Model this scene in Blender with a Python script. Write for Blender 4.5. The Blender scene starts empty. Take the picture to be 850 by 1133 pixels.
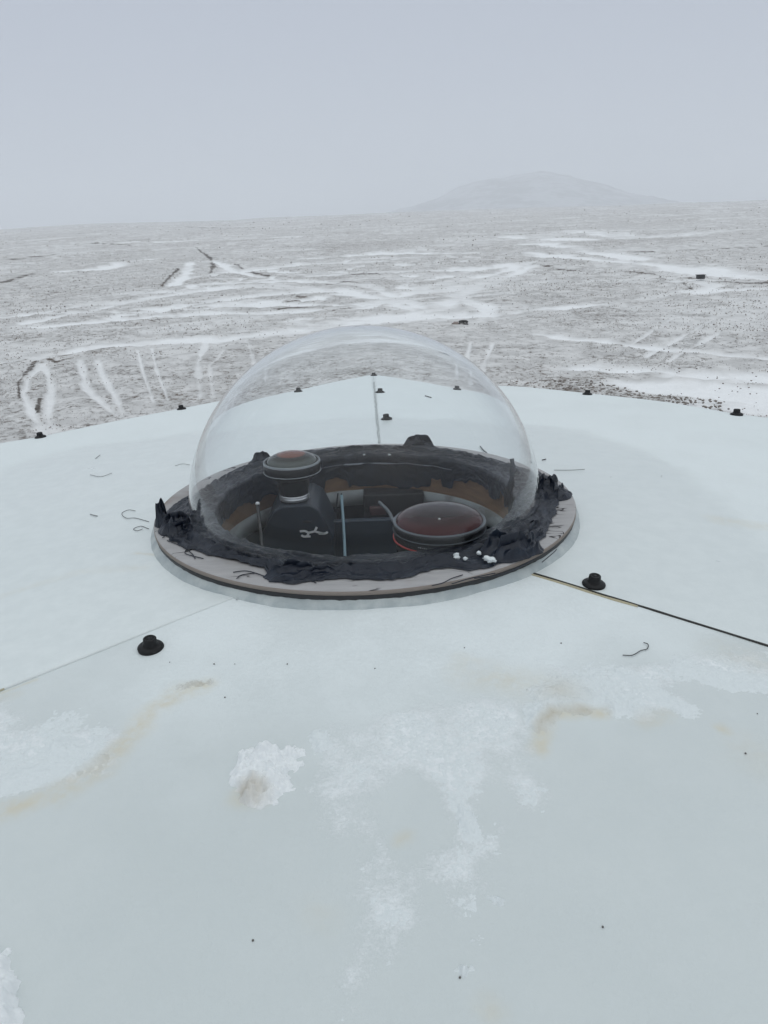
import bpy, math, random
import numpy as np
from mathutils import Vector

sc = bpy.context.scene
R = math.radians

# ------------------------------------------------------------------ camera
CAM = (0.0207, -0.8313, 0.295)
PITCH, ROLL, FPX, PW, PH = 20.6, 2.2, 851.0, 850.0, 1133.0
cd = bpy.data.cameras.new("camera")
cam = bpy.data.objects.new("camera", cd)
sc.collection.objects.link(cam)
cd.sensor_fit = 'VERTICAL'
cd.sensor_height = 36.0
cd.lens = 36.0 * FPX / PH
cd.clip_start = 0.01
cd.clip_end = 20000
_p, _r = R(PITCH), R(ROLL)
fwd = Vector((0, math.cos(_p), -math.sin(_p)))
up0 = Vector((0, math.sin(_p), math.cos(_p)))
rt0 = Vector((1, 0, 0))
rt = rt0 * math.cos(_r) - up0 * math.sin(_r)
up = rt0 * math.sin(_r) + up0 * math.cos(_r)
from mathutils import Matrix
m = Matrix((rt, up, -fwd)).transposed().to_4x4()
m.translation = CAM
cam.matrix_world = m
sc.camera = cam

# ------------------------------------------------------------------ sky
SUN_EL, SUN_AZ = 48.0, 150.0
w = bpy.data.worlds.new("World")
sc.world = w
w.use_nodes = True
nt = w.node_tree
nt.nodes.clear()
wo = nt.nodes.new('ShaderNodeOutputWorld')
bg = nt.nodes.new('ShaderNodeBackground')
bg.inputs['Strength'].default_value = 0.1
sky = nt.nodes.new('ShaderNodeTexSky')
sky.sky_type = 'NISHITA'
sky.sun_disc = False
sky.sun_elevation = R(SUN_EL)
sky.sun_rotation = R(SUN_AZ)
sky.air_density = 1.0
sky.dust_density = 4.0
tc = nt.nodes.new('ShaderNodeTexCoord')
sx = nt.nodes.new('ShaderNodeSeparateXYZ')
nt.links.new(tc.outputs['Generated'], sx.inputs[0])
ns = nt.nodes.new('ShaderNodeTexNoise')
ns.inputs['Scale'].default_value = 2.2
ns.inputs['Detail'].default_value = 4
nt.links.new(tc.outputs['Generated'], ns.inputs['Vector'])
ad = nt.nodes.new('ShaderNodeMath'); ad.operation = 'MULTIPLY_ADD'
ad.inputs[1].default_value = 0.12
nt.links.new(ns.outputs['Fac'], ad.inputs[0])
nt.links.new(sx.outputs['Z'], ad.inputs[2])
cr = nt.nodes.new('ShaderNodeValToRGB')
els = cr.color_ramp.elements
els[0].position = 0.0; els[0].color = (0.530, 0.580, 0.668, 1)
els[1].position = 1.0; els[1].color = (0.91, 0.965, 0.99, 1)
e = els.new(0.30); e.color = (0.480, 0.525, 0.622, 1)
e = els.new(0.55); e.color = (0.685, 0.745, 0.805, 1)
nt.links.new(ad.outputs[0], cr.inputs[0])
sc10 = nt.nodes.new('ShaderNodeVectorMath'); sc10.operation = 'SCALE'
sc10.inputs['Scale'].default_value = 10.0
nt.links.new(cr.outputs[0], sc10.inputs[0])
mx = nt.nodes.new('ShaderNodeMix'); mx.data_type = 'RGBA'
mx.inputs[0].default_value = 0.93
nt.links.new(sky.outputs[0], mx.inputs[6])
nt.links.new(sc10.outputs[0], mx.inputs[7])
nt.links.new(mx.outputs[2], bg.inputs['Color'])
nt.links.new(bg.outputs[0], wo.inputs['Surface'])

# ------------------------------------------------------------------ sun
sl = bpy.data.lights.new("sun", 'SUN')
sl.energy = 0.5
sl.angle = R(150)
sl.color = (1.0, 0.985, 0.96)
so = bpy.data.objects.new("sun", sl)
sc.collection.objects.link(so)
sd = Vector((math.sin(R(SUN_AZ)) * math.cos(R(SUN_EL)), math.cos(R(SUN_AZ)) * math.cos(R(SUN_EL)), math.sin(R(SUN_EL))))
so.rotation_euler = sd.to_track_quat('Z', 'Y').to_euler()

# ------------------------------------------------------------------ exposure / render
sc.view_settings.view_transform = 'Standard'
sc.view_settings.look = 'None'
sc.view_settings.gamma = 1.0
sc.view_settings.exposure = -0.03
sc.view_settings.use_curve_mapping = False
sc.cycles.use_denoising = True
sc.cycles.max_bounces = 14
sc.cycles.transmission_bounces = 12
sc.cycles.transparent_max_bounces = 12
sc.cycles.volume_bounces = 3
sc.cycles.sample_clamp_indirect = 4.0

# ================================================================== helpers
def dirv(px, py):
    x = (px - PW / 2) / FPX
    y = (PH / 2 - py) / FPX
    x, y = x * math.cos(_r) + y * math.sin(_r), -x * math.sin(_r) + y * math.cos(_r)
    return np.array([x, math.cos(_p) + y * math.sin(_p), -math.sin(_p) + y * math.cos(_p)])

C0 = np.array(CAM)
def at_z(px, py, z):
    d = dirv(px, py)
    return C0 + d * (z - C0[2]) / d[2]
def at_y(px, py, y):
    d = dirv(px, py)
    return C0 + d * (y - C0[1]) / d[1]

def roof_z(x, y):
    r = np.hypot(x, y)
    return -0.016 - 0.088 * (r - 0.235) - 0.004 * np.maximum(r - 0.5, 0) ** 2
def march(px, py, zf, far=3000.0):
    d = dirv(px, py)
    t, lo = 0.08, 0.0
    while t < far:
        P = C0 + t * d
        if P[2] < zf(P[0], P[1]): break
        lo = t; t *= 1.015
    hi = t
    for _ in range(40):
        mm = (lo + hi) / 2; P = C0 + mm * d
        if P[2] < zf(P[0], P[1]): hi = mm
        else: lo = mm
    return C0 + hi * d
def on_roof(px, py):
    return march(px, py, roof_z, 20.0)

def _hash(ix, iy, seed):
    n = (ix.astype(np.int64) * 374761393 + iy.astype(np.int64) * 668265263 + seed * 1442695041) & 0x7fffffff
    n = ((n ^ (n >> 13)) * 1274126177) & 0x7fffffff
    n = n ^ (n >> 16)
    return (n & 0xffff) / 65535.0
def vnoise(x, y, seed=0):
    xi = np.floor(x); yi = np.floor(y)
    fx = x - xi; fy = y - yi
    fx = fx * fx * fx * (fx * (fx * 6 - 15) + 10); fy = fy * fy * fy * (fy * (fy * 6 - 15) + 10)
    a = _hash(xi, yi, seed); b = _hash(xi + 1, yi, seed)
    c = _hash(xi, yi + 1, seed); d = _hash(xi + 1, yi + 1, seed)
    return (a * (1 - fx) + b * fx) * (1 - fy) + (c * (1 - fx) + d * fx) * fy
def fbm(x, y, octv=4, seed=0, gain=0.5):
    s = 0; a = 1.0; t = 0
    for k in range(octv):
        s = s + a * vnoise(x * 2.03 ** k + 17.3 * k, y * 2.03 ** k - 9.1 * k, seed + k * 13)
        t += a; a *= gain
    return s / t
def ridged(x, y, octv=3, seed=0):
    s = 0; a = 1.0; t = 0
    for k in range(octv):
        s = s + a * (1 - np.abs(2 * vnoise(x * 2.1 ** k + 3.7 * k, y * 2.1 ** k + 1.3 * k, seed + 7 * k) - 1))
        t += a; a *= 0.5
    return s / t
def sstep(a, b, x):
    t = np.clip((x - a) / (b - a), 0, 1)
    return t * t * (3 - 2 * t)
def seg_dist(X, Y, pts):
    """distance to a polyline of (x,y,w) points and the width interpolated there"""
    best = np.full(X.shape, 1e9); wid = np.full(X.shape, 1.0)
    for (x0, y0, w0), (x1, y1, w1) in zip(pts[:-1], pts[1:]):
        dx, dy = x1 - x0, y1 - y0
        L = dx * dx + dy * dy + 1e-12
        t = np.clip(((X - x0) * dx + (Y - y0) * dy) / L, 0, 1)
        d = np.hypot(X - x0 - t * dx, Y - y0 - t * dy)
        ww = w0 + t * (w1 - w0)
        k = d / ww < best / wid
        best = np.where(k, d, best); wid = np.where(k, ww, wid)
    return best, wid
def poly_sd(X, Y, P):
    """signed distance to a closed polygon, positive inside"""
    P = np.asarray(P); n = len(P)
    best = np.full(X.shape, 1e9); ins = np.zeros(X.shape, bool)
    for i in range(n):
        x0, y0 = P[i][:2]; x1, y1 = P[(i + 1) % n][:2]
        dx, dy = x1 - x0, y1 - y0
        t = np.clip(((X - x0) * dx + (Y - y0) * dy) / (dx * dx + dy * dy + 1e-12), 0, 1)
        best = np.minimum(best, np.hypot(X - x0 - t * dx, Y - y0 - t * dy))
        cond = ((y0 > Y) != (y1 > Y))
        xs = x0 + (Y - y0) / (dy if abs(dy) > 1e-12 else 1e-12) * dx
        ins ^= cond & (X < xs)
    return np.where(ins, best, -best)

def link(name, me, mat=None, parent=None, smooth=True):
    o = bpy.data.objects.new(name, me)
    sc.collection.objects.link(o)
    if mat is not None: me.materials.append(mat)
    if smooth:
        me.polygons.foreach_set('use_smooth', np.ones(len(me.polygons), bool))
    if parent is not None: o.parent = parent
    return o
def npmesh(name, V, F, attrs=None):
    """V (n,3), F list of (m,k) index arrays"""
    me = bpy.data.meshes.new(name)
    V = np.asarray(V, dtype=np.float32)
    if not isinstance(F, (list, tuple)): F = [F]
    F = [np.asarray(f, dtype=np.int32) for f in F if len(f)]
    me.vertices.add(len(V)); me.vertices.foreach_set('co', V.ravel())
    nl = sum(f.size for f in F); npol = sum(len(f) for f in F)
    me.loops.add(nl); me.polygons.add(npol)
    me.loops.foreach_set('vertex_index', np.concatenate([f.ravel() for f in F]))
    tot = np.concatenate([np.full(len(f), f.shape[1], np.int32) for f in F])
    st = np.concatenate([[0], np.cumsum(tot)[:-1]]).astype(np.int32)
    me.polygons.foreach_set('loop_start', st)
    if attrs:
        for k, a in attrs.items():
            at = me.attributes.new(k, 'FLOAT', 'POINT')
            at.data.foreach_set('value', np.asarray(a, dtype=np.float32).ravel())
    me.update(calc_edges=True)
    me.validate()
    return me
def gridfaces(nu, nv, wrap_u=False, flip=False):
    u = np.arange(nu if wrap_u else nu - 1); v = np.arange(nv - 1)
    U, Vv = np.meshgrid(u, v, indexing='ij')
    a = U * nv + Vv; b = ((U + 1) % nu) * nv + Vv; c = b + 1; d = a + 1
    f = np.stack([a, b, c, d], -1).reshape(-1, 4)
    return f[:, ::-1] if flip else f
def lathe(name, prof, mat, parent=None, seg=48, loc=(0, 0, 0), axis=None, smooth=True):
    t = np.linspace(0, 2 * math.pi, seg, endpoint=False)
    prof = np.asarray(prof, float)
    V = np.stack([np.outer(np.cos(t), prof[:, 0]), np.outer(np.sin(t), prof[:, 0]),
                  np.tile(prof[:, 1], (seg, 1))], -1).reshape(-1, 3)
    if axis is not None:
        q = Vector((0, 0, 1)).rotation_difference(Vector(axis).normalized()).to_matrix()
        V = V @ np.array(q).T
    V = V + np.array(loc)
    return link(name, npmesh(name, V, gridfaces(seg, len(prof), True)), mat, parent, smooth)
def tube_geo(pts, rad, seg=6):
    pts = np.asarray(pts, float); n = len(pts)
    rad = np.broadcast_to(np.asarray(rad, float), (n,))
    T = np.gradient(pts, axis=0); T /= np.linalg.norm(T, axis=1)[:, None] + 1e-12
    ref = np.array([0, 0, 1.0])
    A = np.cross(T, ref); k = np.linalg.norm(A, axis=1) < 1e-3
    A[k] = np.cross(T[k], [1.0, 0, 0]); A /= np.linalg.norm(A, axis=1)[:, None]
    B = np.cross(T, A)
    t = np.linspace(0, 2 * math.pi, seg, endpoint=False)
    V = pts[:, None, :] + rad[:, None, None] * (A[:, None, :] * np.cos(t)[None, :, None] + B[:, None, :] * np.sin(t)[None, :, None])
    i = np.arange(n - 1)[:, None]; j = np.arange(seg)[None, :]; j2 = (j + 1) % seg
    F = np.stack(np.broadcast_arrays(i * seg + j, i * seg + j2, (i + 1) * seg + j2, (i + 1) * seg + j), -1).reshape(-1, 4)
    return V.reshape(-1, 3), F
def smooth_path(pts, n=40):
    pts = np.asarray(pts, float)
    k = len(pts)
    out = []
    P = np.vstack([2 * pts[0] - pts[1], pts, 2 * pts[-1] - pts[-2]])
    for s in np.linspace(0, k - 1 - 1e-6, n):
        i = int(s); f = s - i
        p0, p1, p2, p3 = P[i], P[i + 1], P[i + 2], P[i + 3]
        out.append(0.5 * ((2 * p1) + (-p0 + p2) * f + (2 * p0 - 5 * p1 + 4 * p2 - p3) * f * f + (-p0 + 3 * p1 - 3 * p2 + p3) * f ** 3))
    return np.array(out)
def tube(name, pts, rad, mat, parent=None, seg=6, n=40, sm=True):
    p = smooth_path(pts, n) if sm else np.asarray(pts, float)
    V, F = tube_geo(p, rad, seg)
    return link(name, npmesh(name, V, F), mat, parent)
def box_geo(c, s):
    x, y, z = c; a, b, d = s[0] / 2, s[1] / 2, s[2] / 2
    V = [(x + i * a, y + j * b, z + k * d) for i in (-1, 1) for j in (-1, 1) for k in (-1, 1)]
    F = [(0, 1, 3, 2), (4, 6, 7, 5), (0, 4, 5, 1), (2, 3, 7, 6), (0, 2, 6, 4), (1, 5, 7, 3)]
    return np.array(V), np.array(F)
def box(name, c, s, mat, parent=None, bevel=0.0):
    V, F = box_geo(c, s)
    o = link(name, npmesh(name, V, F), mat, parent, smooth=False)
    if bevel:
        b = o.modifiers.new('b', 'BEVEL'); b.width = bevel; b.segments = 2
    return o
def prism_y(name, xz, y0, y1, mat, parent=None, bevel=0.0):
    """outline in x,z extruded in y"""
    n = len(xz)
    V = [(x, y0, z) for x, z in xz] + [(x, y1, z) for x, z in xz]
    me = bpy.data.meshes.new(name)
    me.from_pydata(V, [], [tuple(range(n)), tuple(range(2 * n - 1, n - 1, -1))] +
                   [(i, i + n, (i + 1) % n + n, (i + 1) % n) for i in range(n)])
    import bmesh
    bm = bmesh.new(); bm.from_mesh(me); bmesh.ops.recalc_face_normals(bm, faces=bm.faces); bm.to_mesh(me); bm.free()
    o = link(name, me, mat, parent, smooth=False)
    if bevel:
        b = o.modifiers.new('b', 'BEVEL'); b.width = bevel; b.segments = 3
    return o
def empty(name, loc=(0, 0, 0)):
    o = bpy.data.objects.new(name, None)
    o.empty_display_size = 0.05
    o.location = (0, 0, 0)
    sc.collection.objects.link(o)
    return o
def tag(o, label=None, cat=None, group=None, kind=None):
    if label: o['label'] = label
    if cat: o['category'] = cat
    if group: o['group'] = group
    if kind: o['kind'] = kind
    return o

# ---- materials
def mat(name, col=(0.5, 0.5, 0.5), rough=0.6, spec=0.5, metal=0.0):
    m = bpy.data.materials.new(name); m.use_nodes = True
    b = m.node_tree.nodes['Principled BSDF']
    b.inputs['Base Color'].default_value = (*col, 1)
    b.inputs['Roughness'].default_value = rough
    b.inputs['Specular IOR Level'].default_value = spec
    b.inputs['Metallic'].default_value = metal
    return m
class N:
    """small node helper"""
    def __init__(s, m):
        s.t = m.node_tree; s.b = s.t.nodes.get('Principled BSDF')
    def new(s, k, **kw):
        n = s.t.nodes.new(k)
        for a, v in kw.items(): setattr(n, a, v)
        return n
    def set(s, sock, v):
        if isinstance(v, bpy.types.NodeSocket): s.t.links.new(v, sock)
        elif isinstance(v, (tuple, list)) and len(v) == 3 and sock.type == 'RGBA': sock.default_value = (*v, 1)
        else: sock.default_value = v
    def pos(s): return s.new('ShaderNodeNewGeometry').outputs['Position']
    def scalev(s, v, xyz):
        n = s.new('ShaderNodeVectorMath', operation='MULTIPLY'); s.set(n.inputs[0], v); n.inputs[1].default_value = xyz
        return n.outputs[0]
    def noise(s, v, scale, detail=4, rough=0.5, dist=0.0):
        n = s.new('ShaderNodeTexNoise'); s.set(n.inputs['Vector'], v)
        n.inputs['Scale'].default_value = scale; n.inputs['Detail'].default_value = detail
        n.inputs['Roughness'].default_value = rough; n.inputs['Distortion'].default_value = dist
        return n.outputs['Fac']
    def voro(s, v, scale, feature='F1'):
        n = s.new('ShaderNodeTexVoronoi', feature=feature); s.set(n.inputs['Vector'], v)
        n.inputs['Scale'].default_value = scale
        return n.outputs['Distance']
    def attr(s, name):
        return s.new('ShaderNodeAttribute', attribute_name=name).outputs['Fac']
    def math(s, op, a, b=0.0, c=0.0, clamp=False):
        n = s.new('ShaderNodeMath', operation=op, use_clamp=clamp)
        s.set(n.inputs[0], a); s.set(n.inputs[1], b); s.set(n.inputs[2], c)
        return n.outputs[0]
    def ss(s, v, lo, hi, a=0.0, b=1.0):
        n = s.new('ShaderNodeMapRange', interpolation_type='SMOOTHSTEP')
        s.set(n.inputs[0], v); s.set(n.inputs[1], lo); s.set(n.inputs[2], hi); s.set(n.inputs[3], a); s.set(n.inputs[4], b)
        return n.outputs[0]
    def mix(s, f, a, b):
        n = s.new('ShaderNodeMix', data_type='RGBA'); s.set(n.inputs[0], f); s.set(n.inputs[6], a); s.set(n.inputs[7], b)
        return n.outputs[2]
    def bump(s, h, strength=0.5, dist=0.001):
        n = s.new('ShaderNodeBump'); s.set(n.inputs['Height'], h)
        n.inputs['Strength'].default_value = strength; n.inputs['Distance'].default_value = dist
        s.t.links.new(n.outputs[0], s.b.inputs['Normal'])
    def out(s, key, v): s.set(s.b.inputs[key], v)

# ================================================================== ground
RG = 350.0
HILL_PX = [(430, 236), (455, 231), (480, 222), (510, 208), (528, 201), (545, 197), (570, 193), (600, 191.5), (630, 195),
           (660, 203), (690, 212), (720, 219), (760, 225), (810, 232), (860, 238)]
def az_el(px, py):
    d = dirv(px, py)
    return math.atan2(d[0], d[1]), d[2] / math.hypot(d[0], d[1])
RIDGE_PX = [(-200, 260), (-60, 256), (0, 252.5), (60, 249), (120, 246.5), (200, 244), (260, 242.5), (330, 239.5), (400, 236), (450, 233.5),
            (520, 231), (600, 229), (680, 227), (760, 223.5), (800, 222), (850, 220.5), (950, 217), (1100, 212)]
_rz = np.array([az_el(*p) for p in RIDGE_PX])
def ridge_el(az):
    return np.interp(az, _rz[:, 0], _rz[:, 1])
def ground_z(x, y):
    dx = x - CAM[0]; dy = y - CAM[1]
    r = np.hypot(dx, dy) + 1e-6
    az = np.arctan2(dx, dy)
    top = CAM[2] + RG * ridge_el(az) - 0.35
    f = np.clip((r - 9) / (RG - 9), 0, 1)
    f = f * (1.22 - 0.22 * f)
    z = -2.45 + (top + 2.45) * f
    z = z - 6.0 * sstep(RG, RG + 260, r)
    return z
def ground_full(x, y):
    r = np.hypot(x - CAM[0], y - CAM[1])
    z = ground_z(x, y)
    far = sstep(14, 90, r)
    z = z + (fbm(x / 38, y / 38, 4, 5) - 0.5) * 1.1 * far * np.minimum(1, r / 160)
    z = z + (fbm(x / 7.0, y / 4.2, 3, 9) - 0.5) * 0.34 * sstep(10, 40, r)
    z = z + (fbm(x / 0.55, y / 0.45, 3, 21) - 0.5) * 0.085 * sstep(7, 10, r) * (1 - sstep(40, 70, r))
    return z

def on_ground(px, py):
    P = march(px, py, lambda x, y: float(ground_z(x, y)))
    return P

_az = np.concatenate([np.linspace(-math.pi, -R(42), 60, endpoint=False), np.linspace(-R(42), R(42), 1150, endpoint=False),
                      np.linspace(R(42), math.pi, 60, endpoint=False)])
# radii: about one row per pixel row of the picture, coarser outside
_dep = np.concatenate([np.linspace(2.745 / 0.6, 0.34, 40, endpoint=False), np.linspace(0.34, 0.008, 420)])
_rr = []
for d in _dep: _rr.append(2.745 / d if d > 0.03 else None)
rr = [r for r in _rr if r]
r = rr[-1]
while r < 400: r *= 1.022; rr.append(r)
while r < 6000: r *= 1.10; rr.append(r)
rr = np.array(rr)
A, RR = np.meshgrid(_az, rr, indexing='ij')
GX = CAM[0] + RR * np.sin(A); GY = CAM[1] + RR * np.cos(A)
GZ = ground_full(GX, GY)

def gpoly(pts):
    """(px,py,half width in m) -> ground polyline"""
    out = []
    for px, py, wd in pts:
        P = on_ground(px, py); out.append((P[0], P[1], wd))
    return out
SNOW = [
    # long drift-filled gully, left to right
    [(-60, 407, .3), (0, 401, .35), (60, 391, .4), (110, 383, .4), (180, 377, .5), (250, 374, .7), (310, 369, .9), (380, 360, .8), (430, 353, .9), (470, 350, .9), (520, 350, .55), (600, 343, .5), (680, 334, .35)],
    [(20, 394, .25), (40, 396, .5), (60, 393, .25)],
    [(30, 358, .35), (100, 343, .5), (150, 333, .5), (210, 325, .6), (280, 318, .7), (345, 322, .6)],
    [(40, 362, .3), (110, 356, .5), (170, 350, .7), (240, 347, .8), (320, 346, .9), (400, 338, .8), (430, 330, .7)],
    [(160, 345, .5), (230, 334, .8), (300, 327, .8), (380, 322, .6), (430, 332, .6), (462, 348, .8)],
    [(230, 316, .6), (330, 311, .7), (400, 316, .5), (440, 328, .5), (470, 342, .6)],
    [(400, 342, .6), (440, 328, .5), (480, 317, .5), (520, 308, .6), (575, 295, .6)],
    [(440, 352, .7), (480, 344, .8), (510, 325, .55), (550, 308, .6), (590, 294, .7)],
    [(330, 304, .7), (400, 300, .9), (470, 299, .8), (540, 297, .9), (590, 292, .7)],
    [(250, 300, .8), (330, 292, .9), (420, 290, .7)],
    [(410, 352, 1.0), (450, 349, 1.1), (500, 348, .6)],
    [(500, 325, .4), (530, 338, .5), (545, 348, .4)],
    [(590, 281, 1.1), (640, 286, 1.3), (700, 291, 1.4), (760, 297, 1.3), (820, 302, 1.2), (900, 308, 1.2)],
    [(600, 270, 1.5), (680, 281, 1.2), (720, 288, 1.3)],
    [(640, 256, 2.2), (700, 262, 2.5), (780, 258, 2.5)], [(560, 262, 2.0), (640, 266, 2.0)],
    [(718, 331, .4), (755, 322, .55), (790, 320, .5), (850, 318, .4)],
    [(745, 312, .3), (775, 309, .5), (800, 309, .4)],
    [(770, 309, .5), (790, 317, .6), (770, 326, .4)],
    [(600, 370, .3), (660, 376, .4), (740, 386, .4), (800, 392, .35), (900, 400, .4)],
    [(640, 406, .5), (700, 408, .7), (760, 412, .7), (850, 418, .7)],
    [(690, 425, .5), (760, 428, .9), (850, 436, .9), (930, 440, .8)],
    [(760, 444, .4), (850, 452, .5)],
    [(690, 385, .08), (745, 352, .1)], [(715, 395, .08), (790, 352, .1)], [(740, 400, .08), (815, 356, .1)],
    # wheel tracks
    [(152, 386, .05), (158, 410, .05), (170, 446, .05)], [(168, 384, .05), (173, 408, .05), (186, 442, .05)],
    [(49, 402, .1), (33, 416, .10), (26, 434, .12), (34, 455, .11), (47, 476, .13), (60, 500, .13)],
    [(47, 402, .1), (52, 411, .10), (57, 427, .13), (53, 458, .11), (60, 480, .12), (74, 500, .12)],
    [(88, 396, .1), (91, 410, .11), (96, 429, .11), (112, 446, .11), (134, 462, .13)],
    [(108, 398, .09), (114, 414, .10), (127, 437, .11), (136, 458, .10)],
    [(228, 378, .1), (219, 400, .11), (222, 440, .12)], [(248, 388, .06), (232, 405, .08), (236, 440, .08)],
    [(272, 374, .1), (279, 392, .1), (283, 410, .1)],
    [(545, 380, .07), (532, 412, .08)], [(521, 378, .06), (515, 405, .07)],
    # upper left slope: fainter drifts
    [(60, 300, .5), (110, 296, .9), (170, 285, .6)], [(120, 268, 1.0), (200, 266, 1.2), (330, 262, 1.2)],
    [(350, 284, 1.0), (420, 279, 1.3), (520, 280, .9)], [(210, 290, .3), (205, 305, .4), (190, 318, .3)],
    [(236, 287, .3), (255, 297, .4), (290, 308, .3)], [(0, 352, .4), (50, 345, .5), (90, 338, .4)],
]
DARK = [
    [(-20, 405, .09), (0, 403, .1), (50, 393, .1), (100, 386, .14), (125, 384, .1)], [(52, 397, .1), (62, 400, .1), (76, 396, .1)],
    [(345, 306, .25), (385, 303, .2), (422, 303, .2)], [(362, 316, .2), (380, 313, .3), (398, 312, .1)],
    [(300, 344, .2), (325, 341, .25), (345, 341, .1)], [(305, 326, .15), (335, 329, .2)],
    [(170, 355, .25), (190, 352, .3)], [(55, 360, .2), (78, 358, .2)], [(398, 357, .2), (412, 354, .22)], [(370, 344, .15), (385, 342, .2)],
    [(225, 341, .2), (240, 340, .1)], [(310, 335, .12), (330, 332, .15)],
    [(216, 272, .18), (224, 279, .16), (233, 285, .16), (236, 293, .18), (231, 306, .14)],
    [(197, 297, .1), (186, 308, .14), (178, 319, .1)], [(262, 293, .2), (300, 308, .2)],
    [(560, 290, .12), (620, 296, .16), (690, 300, .14), (740, 304, .14), (785, 309, .1)],
    [(755, 313, .15), (762, 318, .25), (766, 323, .15)], [(500, 351, .12), (540, 349, .12)],
    [(680, 279, .2), (720, 277, .3), (800, 274, .2), (860, 270, .3)], [(780, 311, .3), (830, 312, .4), (880, 310, .3)],
    [(0, 288, .4), (40, 284, .6), (70, 278, .4)], [(100, 268, .6), (150, 270, .5)], [(60, 300, .3), (0, 312, .4)],
    [(40, 398, .08), (20, 425, .06), (22, 440, .05)], [(44, 440, .06), (40, 455, .05)],
    [(200, 250, 1.0), (280, 251, 1.0)],
]
ROUGH = [(600, 432), (560, 424), (600, 440), (690, 458), (800, 470), (800, 452), (720, 440), (660, 430), (620, 420)]
VIS = (np.abs(A) < R(41)) & (RR < 420) & (RR > 6)
snow = np.zeros_like(GX); dark = np.zeros_like(GX); rough = np.zeros_like(GX)
vx, vy = GX[VIS], GY[VIS]
wob = (fbm(vx / 1.3, vy / 1.3, 3, 31) - 0.5)
wob2 = (fbm(vx / 6, vy / 6, 3, 37) - 0.5)
wob3 = (fbm(vx / 0.35, vy / 0.35, 3, 33) - 0.5)
brk = 0.35 + 0.75 * sstep(0.30, 0.62, fbm(vx / 2.2, vy / 3.4, 4, 39))
acc = np.zeros_like(vx)
for pl in SNOW:
    d, wd = seg_dist(vx, vy, gpoly(pl))
    dd = d / (wd * 0.66) + wob * 1.9 + wob2 * 1.2 + wob3 * 1.0
    acc = np.maximum(acc, (1 - sstep(0.35, 1.5, dd)) * brk * (0.62 if max(q_[2] for q_ in pl) < 0.2 else 1.0))
BRAID = [(40, 352), (150, 322), (250, 298), (330, 284), (470, 284), (600, 284), (575, 318), (480, 356), (300, 362), (60, 368)]
bz = sstep(-2.0, 3.0, poly_sd(vx, vy, [on_ground(*p)[:2] for p in BRAID]))
bx = vx + 2.0 * wob2; by = vy + 2.5 * wob2
br = ridged(bx / 3.2, by / 2.0, 3, 57)
acc = np.maximum(acc, bz * sstep(0.76, 0.86, br) * (0.4 + 0.6 * brk))
br2 = ridged(vx / 9 + wob, vy / 6 + wob, 3, 59)
acc = np.maximum(acc, 0.30 * sstep(0.72, 0.9, br2) * sstep(14, 22, np.hypot(vx, vy)))
acd = np.zeros_like(vx)
for pl in DARK:
    d, wd = seg_dist(vx, vy, gpoly(pl))
    acd = np.maximum(acd, 0.65 * (1 - sstep(0.2, 1.5, d / (wd * 0.7) + wob * 2.2 + wob3)))
snow[VIS] = acc; dark[VIS] = acd
rp = [on_ground(*p)[:2] for p in ROUGH]
rough[VIS] = sstep(-0.6, 0.8, poly_sd(vx, vy, rp))
# snow-filled hollows sit lower, their surface is smooth
GZ = GZ - 0.05 * snow * sstep(6, 12, RR)

mg = mat("snow_dusted_moor", rough=0.9, spec=0.2)
n = N(mg)
P = n.pos()
sn = n.attr('snow'); dk = n.attr('dark'); ro = n.attr('rough')
f1 = n.noise(P, 9.0, 5, 0.62)
f2 = n.noise(P, 1.1, 5, 0.6)
f3 = n.noise(P, 0.09, 4, 0.6)
f4 = n.noise(P, 34.0, 3, 0.6)
v = n.math('MULTIPLY', f1, 0.62); v = n.math('MULTIPLY_ADD', f2, 0.30, v); v = n.math('MULTIPLY_ADD', f3, 0.20, v); v = n.math('MULTIPLY_ADD', f4, 0.30, v)
v = n.math('MULTIPLY_ADD', sn, 0.50, v); v = n.math('MULTIPLY_ADD', dk, -0.30, v); v = n.math('MULTIPLY_ADD', ro, -0.11, v)
cov = n.ss(v, 0.52, 0.71)
soil = n.mix(n.noise(P, 3.1, 4), (0.085, 0.067, 0.056), (0.21, 0.172, 0.145))
soil = n.mix(n.ss(n.noise(P, 0.5, 4), 0.5, 0.66), soil, (0.15, 0.108, 0.078))
soil = n.mix(n.ss(n.noise(P, 0.21, 3), 0.55, 0.7), soil, (0.13, 0.125, 0.12))
soil = n.mix(n.math('MULTIPLY', dk, 0.8), soil, (0.06, 0.06, 0.058))
thin = n.mix(n.ss(n.noise(P, 2.3, 4), 0.4, 0.62), (0.55, 0.545, 0.54), (0.68, 0.675, 0.67))
snowc = n.mix(sn, thin, (0.86, 0.87, 0.88))
n.out('Base Color', n.mix(cov, soil, snowc))
n.bump(n.math('MULTIPLY_ADD', cov, 0.5, f1), 0.7, 0.05)
ground = link("ground", npmesh("ground", np.stack([GX, GY, GZ], -1).reshape(-1, 3), gridfaces(len(_az), len(rr), True, flip=True),
                               dict(snow=snow, dark=dark, rough=rough)), mg)
tag(ground, "snow dusted brown moorland with drifted gullies and wheel tracks", "ground", kind='structure')

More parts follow.
